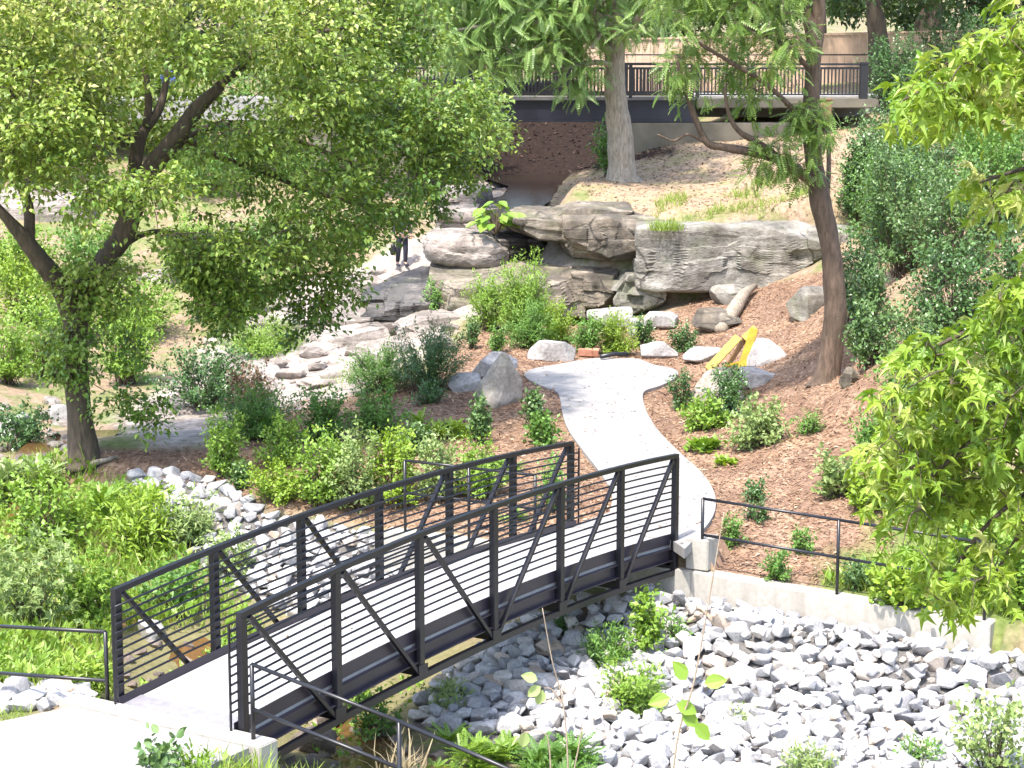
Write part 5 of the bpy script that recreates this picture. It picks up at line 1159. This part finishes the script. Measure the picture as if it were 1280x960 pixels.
# star-leaved tree whose branches reach in from the side
Xg, Yg = 5.6, 13.6; g = np.array([Xg, Yg, gz(Xg, Yg)])
o = empty('tree', g, 'star-leaved tree with lime green branches hanging into the picture at the right edge', 'tree')
mb = MB(); P = curve_pts([g - (0,0,.2), g + (.05,.1,3), g + (-.05,.1,7), g + (.1,.2,11), g + (.1,.1,15)]); bark_tube(mb, P, np.linspace(.26, .10, len(P)), 16, 5, True)
q = mb.build('trunk', M['bark_dark'], None, 0, origin=g); q.parent = o; q.location = (0,0,0)
brs = []
for l in ([(1500,-40,13.4,9),(1290,40,12.8,7),(1200,85,12.6,5),(1125,128,12.5,3)], [(1500,150,13.3,8),(1300,205,13,6),(1225,228,12.9,3)], [(1500,300,13.4,11),(1320,360,13.0,9),(1240,400,12.9,7),(1160,440,12.8,5),(1115,490,12.8,3)],
          [(1500,420,13.3,11),(1330,480,13,9),(1230,540,12.6,7),(1160,600,12.5,5),(1110,650,12.5,3)], [(1500,520,13.2,10),(1330,590,12.8,8),(1240,650,12.5,6),(1190,720,12.5,4),(1180,775,12.5,3)], [(1330,590,12.8,7),(1260,690,13.4,5),(1225,760,13.5,3)]):
    P, rad = limb_px(l)
    tk = np.array([g[0] + .02, g[1] + .1, P[0][2] - .35])                # joins the trunk outside the picture
    if P[0][0] < 4.45: tk = None
    if tk is not None:
        m_ = np.array([tk * (1 - t) + P[0] * t + np.array([0, 0, .12 * math.sin(math.pi * t)]) for t in (0, .35, .7)]); P = np.vstack([m_, P]); rad = np.concatenate([[rad[0]*1.9, rad[0]*1.4, rad[0]*1.15], rad])
    mb = MB(); bark_tube(mb, P, rad, 8, 7); q = mb.build('branch', M['bark_dark'], None, 0, origin=g); q.parent = o; q.location = (0,0,0); brs.append((q, P))
yy = lambda p, r: 12.8 + r.uniform(-.9, .9)
C = np.vstack([px_poly_clumps([(1440,-30),(1290,-20),(1225,45),(1165,85),(1118,118),(1112,140),(1160,145),(1225,120),(1290,130),(1440,120)], 105, yy, 71),
   px_poly_clumps([(1440,190),(1290,210),(1222,222),(1215,248),(1290,258),(1440,270)], 22, yy, 72),
   px_poly_clumps([(1440,310),(1290,345),(1225,385),(1140,445),(1105,500),(1100,570),(1085,625),(1150,640),(1230,630),(1300,680),(1440,700)], 215, yy, 73, [(1215,470,16)]),
   px_poly_clumps([(1120,640),(1200,650),(1260,690),(1245,750),(1185,775),(1150,720),(1105,690)], 15, yy, 74)])
near_ = np.argmin(np.array([[((P - c) ** 2).sum(1).min() for q, P in brs] for c in C]), 1)
for kb, (q, P) in enumerate(brs):
  if (near_ == kb).any(): crown(q, g, list(P), C[near_ == kb], 'bark_dark', 'lf_gum', 12, .158, 'star', 44, .21, .75, .55, 'twig', lambda c, r: np.clip(.5 + .5 * vnoise(c[None] * 1.3)[0], .05, 1), 4, .006, .6)

# slender sapling in front with a few broad leaves
Xs, Ys = 1.55, 19.5; g = np.array([Xs, Ys, gz(Xs, Ys)])
o = empty('sapling', g, 'slender bare sapling stem with few broad pale leaves rising before the grey rocks', 'sapling'); f = Fol()
P = curve_pts([g - (0,0,.1), pt(842,960,Ys), pt(868,850,Ys), pt(888,740,Ys), pt(905,640,Ys)]); mb = MB(); mb.tube(P, np.linspace(.013, .005, len(P)), 7); 
q = mb.build('stem', M['twig_pale'], None, 0, origin=g); q.parent = o; q.location = (0,0,0)
for (a, b), d in [((845,880),(1,0,-.4)), ((852,890),(.8,0,-.7)), ((838,872),(-.7,0,-.2)), ((880,855),(.9,0,.2)), ((868,905),(.6,0,-.6)), ((858,850),(-.4,0,.6))]:
    f.add(pt(a, b, Ys)[None], np.array([d], float), np.array([[.1,-.8,.6]]), .24, 'ovate', .6)
f.build('foliage', M['lf_bright'], o, g)
Xs, Ys = .35, 19.0; g = np.array([Xs, Ys, gz(Xs, Ys)])
o = empty('sapling', g, 'thin branching dry weed stalk with one pale leaf cluster before the grey rocks', 'sapling'); f = Fol(); mb = MB()
for l in ([(712,1010),(708,920),(702,870),(690,825),(678,760)], [(704,880),(690,862),(680,860)], [(690,1000),(686,930),(676,915),(655,915)], [(712,990),(724,930),(728,900)]):
    P = curve_pts([pt(a, b, Ys) for a, b in l]); mb.tube(P, np.linspace(.009, .004, len(P)), 6)
mb.tube([g - (0,0,.1), pt(712,1010,Ys)], [.02, .014], 6); mb.tube([g - (0,0,.1), pt(690,1000,Ys)], [.02, .014], 6)
q = mb.build('stem', M['twig_pale'], None, 0, origin=g); q.parent = o; q.location = (0,0,0)
for (a, b), d in [((676,858),(-.8,0,-.6)), ((678,862),(-.3,0,-1)), ((672,850),(-.9,0,.3)), ((657,915),(-.2,0,-1))]:
    f.add(pt(a, b, Ys)[None], np.array([d], float), np.array([[.1,-.8,.6]]), .17, 'ovate', .8)
f.build('foliage', M['lf_pale'], o, g)

# trees of the wood beyond the upper bridge
BG = [(1152,88,40,26,'dark thick trunk beyond the board wall near the light twigs'),(1098,80,26,17,'leaning dark trunk in front of the board wall'),(930,96,20,20,'dense green tree beyond the board wall'),
      (820,92,20,22,'dense green tree beyond the bridge behind the walnut-like leaves'),(700,90,18,22,'dark leafy tree behind the middle of the upper bridge'),(580,94,18,20,'dark leafy tree behind the creek end of the upper bridge'),
      (1240,92,24,24,'dark tree at the top of the right slope'),(440,96,20,20,'leafy tree on the far bank behind the yellow-green crown'),(300,92,20,22,'leafy tree on the far bank behind the forked limbs'),(150,98,20,24,'tall leafy tree on the far bank behind the big dark trunk'),(40,112,20,16,'far leafy tree at the corner of the picture'),(1020,105,20,24,'deep green tree far behind the two-stemmed trunk')]
for i, (px, Y, wpx, ncl, lab) in enumerate(BG):
    r = np.random.RandomState(500 + i); X = (px - 640) / FPX * Y; g = np.array([X, Y, gz(X, Y)]); H = 15
    o = empty('tree', g - (0,0,.1), lab, 'tree', 'trees of the wood beyond the upper bridge'); og = g - (0,0,.1)
    lean = r.uniform(-.06, .06) if px != 1098 else -.14
    P = curve_pts([og, g + (lean*3, 0, 3), g + (lean*8, .2, 7), g + (lean*12, .3, 12)]); rad = np.linspace(wpx*Y/FPX/2, .10, len(P)); mb = MB(); bark_tube(mb, P, rad, 12, i, True)
    q = mb.build('trunk', M['bark_dark'], None, 0, origin=og); q.parent = o; q.location = (0,0,0)
    n = 95; u = r.uniform(0, 6.28, n); rr_ = np.sqrt(r.rand(n)) * 4.6; zz = r.uniform(0, 1, n)
    z0 = {1152: 3.4, 1098: 3.2, 930: 2.9, 1020: 2.9}.get(px, 1.3); z0 = max(z0, 8.0 - g[2] if px in (1152, 1098, 930) else z0)
    C = np.stack([g[0] + rr_ * np.cos(u), g[1] + rr_ * np.sin(u), g[2] + z0 + zz ** 1.3 * 7.5], 1)
    crown(o, og, P[6:], C, 'bark_dark', 'lf_bg', 105, .30, 'leaf', 600 + i, 1.2, .65, .2, 'twig', lambda c, r: np.clip(.4 + .3 * vnoise(c[None] * .6)[0], .05, .9), 5, .02)
for px, py, w, h, lab in [(560,130,200,80,'broad dark bush on the far bank beneath the creek end of the upper bridge'),(430,120,180,80,'bright bush on the far bank behind the hanging branches'),(900,100,300,40,'row-like bush between the upper walkway and the wood'),(1230,100,200,70,'bush on the slope top under the wood')]:
    Y = 79 if px < 800 else 84; X = (px-640)/FPX*Y
    shrub(px, py, w, h, 'open', 'lf_mid' if px == 430 else 'lf_bg', lab, 900 + px, 'shrub', None, .2, .8, 'leaf', 'shrub', base=(X, Y, gz(X, Y)))

# ---------------------------------------------------------------- loose cover: chips, dead leaves, grass, low weeds
def scatter(poly, n, seed, accept=None):
    r = np.random.RandomState(seed); poly = np.array(poly); lo, hi = poly.min(0), poly.max(0); P = r.uniform(lo, hi, (n, 2)); P = P[in_poly(P[:, 0], P[:, 1], poly)]
    if accept is not None: P = P[accept(P)]
    return P, r
def frontf(P): return (P[:, 0]-W0[0])*WN[0] + (P[:, 1]-W0[1])*WN[1]
def cover(name, parts, mat):
    f = Fol()
    for P, r, size, tm, upw, lift, spread in parts:
        n = len(P); Q = np.column_stack([P, zt(P[:, 0], P[:, 1]) + lift]); flat = upw < .5
        if flat: D = rdir(r, n) * (1, 1, .25); N = unit(np.array([0, 0, 1.]) + rdir(r, n) * .45)
        else: D = rdir(r, n) * spread + (0, 0, 1); N = rdir(r, n) * (1, 1, .15)
        f.add(Q, D, N, size * r.uniform(.5, 1.3, n), tm, r.beta(1.6, 1.6, n))
    return tag(f.build(name, M[mat]), kind='stuff')
notpath = lambda P: ~in_poly(P[:, 0], P[:, 1], pathpoly)
P, r = scatter(Z_MULCH, 95000, 1, lambda P: notpath(P) & ((frontf(P) > .4) | (P[:, 0] < -3.2)))
cover('bark_mulch_litter', [(P, r, .105, 'narrow', 0, .015, 0)], 'chips')
P, r = scatter(Z_HILL, 26000, 2); P2, r2 = scatter(Z_SHADED, 7000, 3)
cover('leaf_litter', [(P, r, .11, 'leaf', 0, .015, 0)], 'litter')
cover('shade_toned_litter', [(P2, r2, .16, 'leaf', 0, .02, 0)], 'shade_litter')  # litter toned dark, painting in the shade of the bank
f = Fol(); P, r = scatter(pathpoly, 430, 4); n = len(P); f.add(np.column_stack([P, np.full(n, .028)]), rdir(r, n) * (1, 1, .1), unit(np.array([0,0,1.]) + rdir(r, n)*.3), .055 * r.uniform(.5, 1.4, n), 'leaf', r.rand(n)*.5)
for k in range(16): c = br(r.uniform(.5, BL), r.uniform(.15, BW-.15), .01); f.add(c[None], rdir(r,1)*(1,1,.1), np.array([[0,.1,1.]]), .06, 'leaf', .2)
tag(f.build('fallen_leaves', M['litter']), kind='stuff')
cliffgrass = gpoly([(800,268),(850,245),(960,222),(1010,240),(1025,272),(920,278),(830,282)])
P, r = scatter(cliffgrass, 5200, 5, lambda P: vnoise(np.column_stack([P*1.3, P[:, 0]*0])) > -.05)
wl = gpoly([(1010,752),(1030,730),(1120,705),(1290,640),(1290,810),(1180,785)]); P2, r2 = scatter(wl, 9000, 6, lambda P: frontf(P) > .45)
bl = gpoly([(-60,880),(-60,600),(0,590),(150,612),(200,660),(250,720),(330,790),(300,850),(150,880)]); bare = np.array(gpoly([(140,880),(140,790),(275,790),(290,850),(200,885)])); okb = lambda P: ~in_poly(P[:, 0], P[:, 1], bare)
P3, r3 = scatter(bl, 12000, 7, okb)
sl = [tuple(brp(-.5, BW+.6)), tuple(brp(.3, BW+.7)), (-.8, 21), (-2.5, 19), tuple(at(268, 960, 0)[:2])]; P4, r4 = scatter(sl, 2600, 8)
nl = [tuple(brp(-.6, -.6)), tuple(brp(-.4, -3)), (-9, 21.5), (-8, 20.6)]; P5, r5 = scatter(nl, 2600, 9)
rk = gpoly([(400,500),(480,470),(560,440),(575,425),(560,410),(540,430),(470,460),(400,470)]); P6, r6 = scatter(rk, 2200, 10)
cover('grass', [(P, r, .30, 'blade', 1, 0, .7), (P2, r2, .34, 'blade', 1, 0, .6), (P3, r3, .45, 'blade', 1, 0, .6), (P4, r4, .40, 'blade', 1, 0, .5), (P5, r5, .2, 'blade', 1, 0, .6), (P6, r6, .2, 'blade', 1, 0, .7)], 'grass')
P, r = scatter(bl, 7000, 11, okb); P2, r2 = scatter(gpoly([(150,860),(330,800),(470,810),(560,880),(480,900),(420,960),(330,900)]), 1200, 12); P3, r3 = scatter(wl, 1500, 13, lambda P: frontf(P) > .45)
cover('weeds', [(P, r, .17, 'leaf', 1, .22, .9), (P2, r2, .12, 'leaf', 1, .08, .9), (P3, r3, .16, 'leaf', 1, .1, .9)], 'lf_bright')

# ---------------------------------------------------------------- yellow wooden frame
g = ground_at(918, 464); yb = empty('trestle', g, 'yellow painted wooden frame of leaning planks among the boulders', 'wooden frame'); Yy = g[1]
def yp(mbx, nm, mat): q = mbx.build(nm, M[mat], None, .008, origin=g); q.parent = yb; q.location = (0,0,0)
mb = MB(); mb.beam(pt(885,462,Yy-.1), pt(923,421,Yy+.25), .20, .055, (0,-.75,.6)); yp(mb, 'plank', 'yellow')
mb = MB(); mb.beam(pt(925,466,Yy-.25), pt(943,411,Yy+.2), .19, .06, (.2,-.8,.5)); yp(mb, 'plank', 'yellow')
mb = MB(); mb.beam(pt(905,464,Yy+.02), pt(931,424,Yy+.30), .14, .05, (.7,-.5,.3)); yp(mb, 'brace', 'brown_wood')
mb = MB(); mb.beam(pt(908,457,Yy), pt(930,452,Yy), .09, .05); yp(mb, 'crosspiece', 'yellow')
mb = MB(); mb.beam(pt(930,424,Yy+.22), pt(945,410,Yy+.26), .17, .10, (0,-.7,.7)); yp(mb, 'head_block', 'yellow')
# bricks behind the plaza
for i, (px, w) in enumerate([(728, 9), (736, 9), (745, 8)]):
    p = at(px, 446, .02); mb = MB(); mb.frame_box((0,0,.085), (w*p[1]/FPX/2,0,0), (0,.10,0), (0,0,.085)); q = mb.build('brick', M['brick'], None, .01)
    q.location = (p[0], p[1] + .35, 0); q.rotation_euler = (.1*i, .05, .15 - .1*i); tag(q, ['red brick lying flat behind the plaza edge nearest the wedge boulder', 'red brick behind the plaza edge, the middle of three', 'red brick behind the plaza edge nearest the black pipe'][i], 'brick', 'bricks behind the plaza')
mb = MB(); a, b = at(752, 449, .1), at(786, 446, .1); mb.tube([a + (0,.4,0), (a+b)/2 + (0,.5,.03), b + (0,.35,0)], .055, 10); tag(mb.build('drain_pipe', M['black_rail'], None, 0, origin=a), 'short black pipe lying behind the plaza edge', 'pipe')
# dark blue bundle on the far bank seen through the fork
p = pt(213, 101, 62); gg = gz(p[0], 62); p = np.array([p[0], 62, gg])
V, F = rock_shape(91, (.30, .22, .26), 4, blocky=3, cuts=5, rough=.12); V[:, 2] += .24
q = link_mesh('cloth_bundle', arr_mesh('cloth_bundle', V, F.ravel(), np.full(len(F), 3), smooth=True), plain('blue_cloth', (.035, .06, .22), .7, 0, .5, 5)); q.location = tuple(p); q.location.z = pt(213,108,62)[2] - .05
tag(q, 'dark blue cloth bundle glimpsed between the forked limbs of the big tree', 'bundle')

# ---------------------------------------------------------------- the person on the cascade rocks
def skinned(name, joints, edges, mat, parent, sub=2):
    me = bpy.data.meshes.new(name); me.from_pydata([j[:3] for j in joints], edges, []); o = link_mesh(name, me, mat, parent)
    o.modifiers.new('Skin', 'SKIN'); s = o.modifiers.new('Sub', 'SUBSURF'); s.levels = s.render_levels = sub
    if not me.skin_vertices: 
        bm = bmesh.new(); bm.from_mesh(me); bm.verts.layers.skin.verify(); bm.to_mesh(me); bm.free()
    for i, j in enumerate(joints):
        sv = me.skin_vertices[0].data[i]; sv.radius = (j[3], j[4] if len(j) > 4 else j[3]); sv.use_root = i == 0
    for p in me.polygons: p.use_smooth = True
    return o
pg = pt(503, 333, 59.2)
skin = plain('skin', (.42, .25, .18), .5); trous = plain('navy_trousers', (.022, .022, .035), .8); shirt = plain('dark_top', (.03, .03, .04), .8); waist = plain('grey_blue_cloth', (.33, .36, .45), .8)
person = empty('person', pg, 'person in dark trousers and dark top standing on the cascade rocks, half hidden by leaves', 'person')
person.rotation_euler = (0, 0, R(25))
J = [(0,0,.93,.12,.10),(0,0,1.15,.115,.09),(0,.0,1.38,.14,.10),(0,-.01,1.50,.06),(0,-.02,1.60,.085,.095),(0,-.02,1.70,.07,.08),
     (.17,0,1.40,.055),(.24,.03,1.14,.045),(.25,-.06,.90,.035),(.25,-.09,.80,.04),(-.17,0,1.40,.055),(-.25,.03,1.14,.045),(-.28,-.05,.90,.035),(-.28,-.08,.80,.04),
     (.09,0,.86,.085),(.10,-.02,.48,.06),(.10,.02,.10,.042),(.11,-.12,.04,.04),(-.09,0,.86,.085),(-.11,.02,.48,.06),(-.13,.06,.10,.042),(-.14,-.07,.04,.04)]
E = [(0,1),(1,2),(2,3),(3,4),(4,5),(2,6),(6,7),(7,8),(8,9),(2,10),(10,11),(11,12),(12,13),(0,14),(14,15),(15,16),(16,17),(0,18),(18,19),(19,20),(20,21)]
skinned('body', J, E, skin, person)
skinned('trousers', [(0,0,.95,.14,.12),(.09,0,.84,.10),(.10,-.02,.48,.08),(.10,.02,.11,.062),(-.09,0,.84,.10),(-.11,.02,.48,.08),(-.13,.06,.11,.062)], [(0,1),(1,2),(2,3),(0,4),(4,5),(5,6)], trous, person)
skinned('jacket', [(0,0,1.02,.15,.125),(0,0,1.20,.145,.115),(0,0,1.40,.165,.12),(0,0,1.49,.075),(.18,0,1.40,.072),(.245,.03,1.13,.06),(.255,-.05,.93,.05),(-.18,0,1.40,.072),(-.255,.03,1.13,.06),(-.285,-.04,.93,.05)], [(0,1),(1,2),(2,3),(2,4),(4,5),(5,6),(2,7),(7,8),(8,9)], shirt, person)
skinned('hair', [(0,.03,1.64,.09,.08),(0,.01,1.72,.085,.095),(0,-.04,1.77,.06,.06)], [(0,1),(1,2)], trous, person)
skinned('shirt_hem', [(0,0,.96,.155,.13),(0,0,1.05,.155,.13)], [(0,1)], waist, person)
skinned('shoe', [(.105,.04,.06,.055),(.11,-.07,.05,.05),(.115,-.17,.04,.042)], [(0,1),(1,2)], trous, person); skinned('shoe', [(-.13,.08,.06,.055),(-.14,-.03,.05,.05),(-.145,-.13,.04,.042)], [(0,1),(1,2)], trous, person)
V, F = rock_shape(92, (.09, .06, .17), 3, blocky=4, cuts=3, rough=.05); q = link_mesh('bag', arr_mesh('bag', V, F.ravel(), np.full(len(F), 3), smooth=True), M['black_rail']); bp = pt(491.5, 312, 59.0); q.location = tuple(bp)
tag(q, 'small black bag hanging from the hand of the person on the rocks', 'bag')

# ---------------------------------------------------------------- light, sky, camera
SUN_EL, SUN_AZ = R(63), math.atan2(.50, .86)            # light travels towards +x,+y (from behind and left of the camera)
d = Vector((math.sin(SUN_AZ) * math.cos(SUN_EL), math.cos(SUN_AZ) * math.cos(SUN_EL), -math.sin(SUN_EL)))
sun = bpy.data.lights.new('sun', 'SUN'); sun.energy = 2.3; sun.angle = R(1.6); sun.color = (1, .935, .85)
so = bpy.data.objects.new('sun', sun); col.objects.link(so); so.rotation_euler = d.to_track_quat('-Z', 'Y').to_euler(); so.location = (0, 0, 40)
w = bpy.data.worlds.new('World'); sc.world = w; w.use_nodes = True; nt = w.node_tree
sky = nt.nodes.new('ShaderNodeTexSky'); sky.sky_type = 'NISHITA'; sky.sun_disc = False; sky.sun_elevation = SUN_EL
sky.sun_rotation = math.atan2(-d.x, -d.y); sky.dust_density = 2.5; sky.air_density = 1.0
bg = nt.nodes['Background']; nt.links.new(sky.outputs[0], bg.inputs['Color']); bg.inputs['Strength'].default_value = .15
cam = bpy.data.cameras.new('camera'); co = bpy.data.objects.new('camera', cam); col.objects.link(co)
cam.sensor_width = 36; cam.lens = 36 * FPX / 1280; cam.clip_start = .5; cam.clip_end = 2000
co.location = (0, 0, CAM_H); co.rotation_euler = (math.pi / 2 - PITCH, 0, 0); sc.camera = co
sc.view_settings.view_transform = 'Standard'; sc.view_settings.look = 'None'; sc.view_settings.exposure = 1.9; sc.view_settings.gamma = 1
sc.render.engine = 'CYCLES'; sc.cycles.max_bounces = 8; sc.cycles.transmission_bounces = 6; sc.cycles.diffuse_bounces = 4; sc.cycles.use_denoising = True
sc.cycles.sample_clamp_indirect = 8
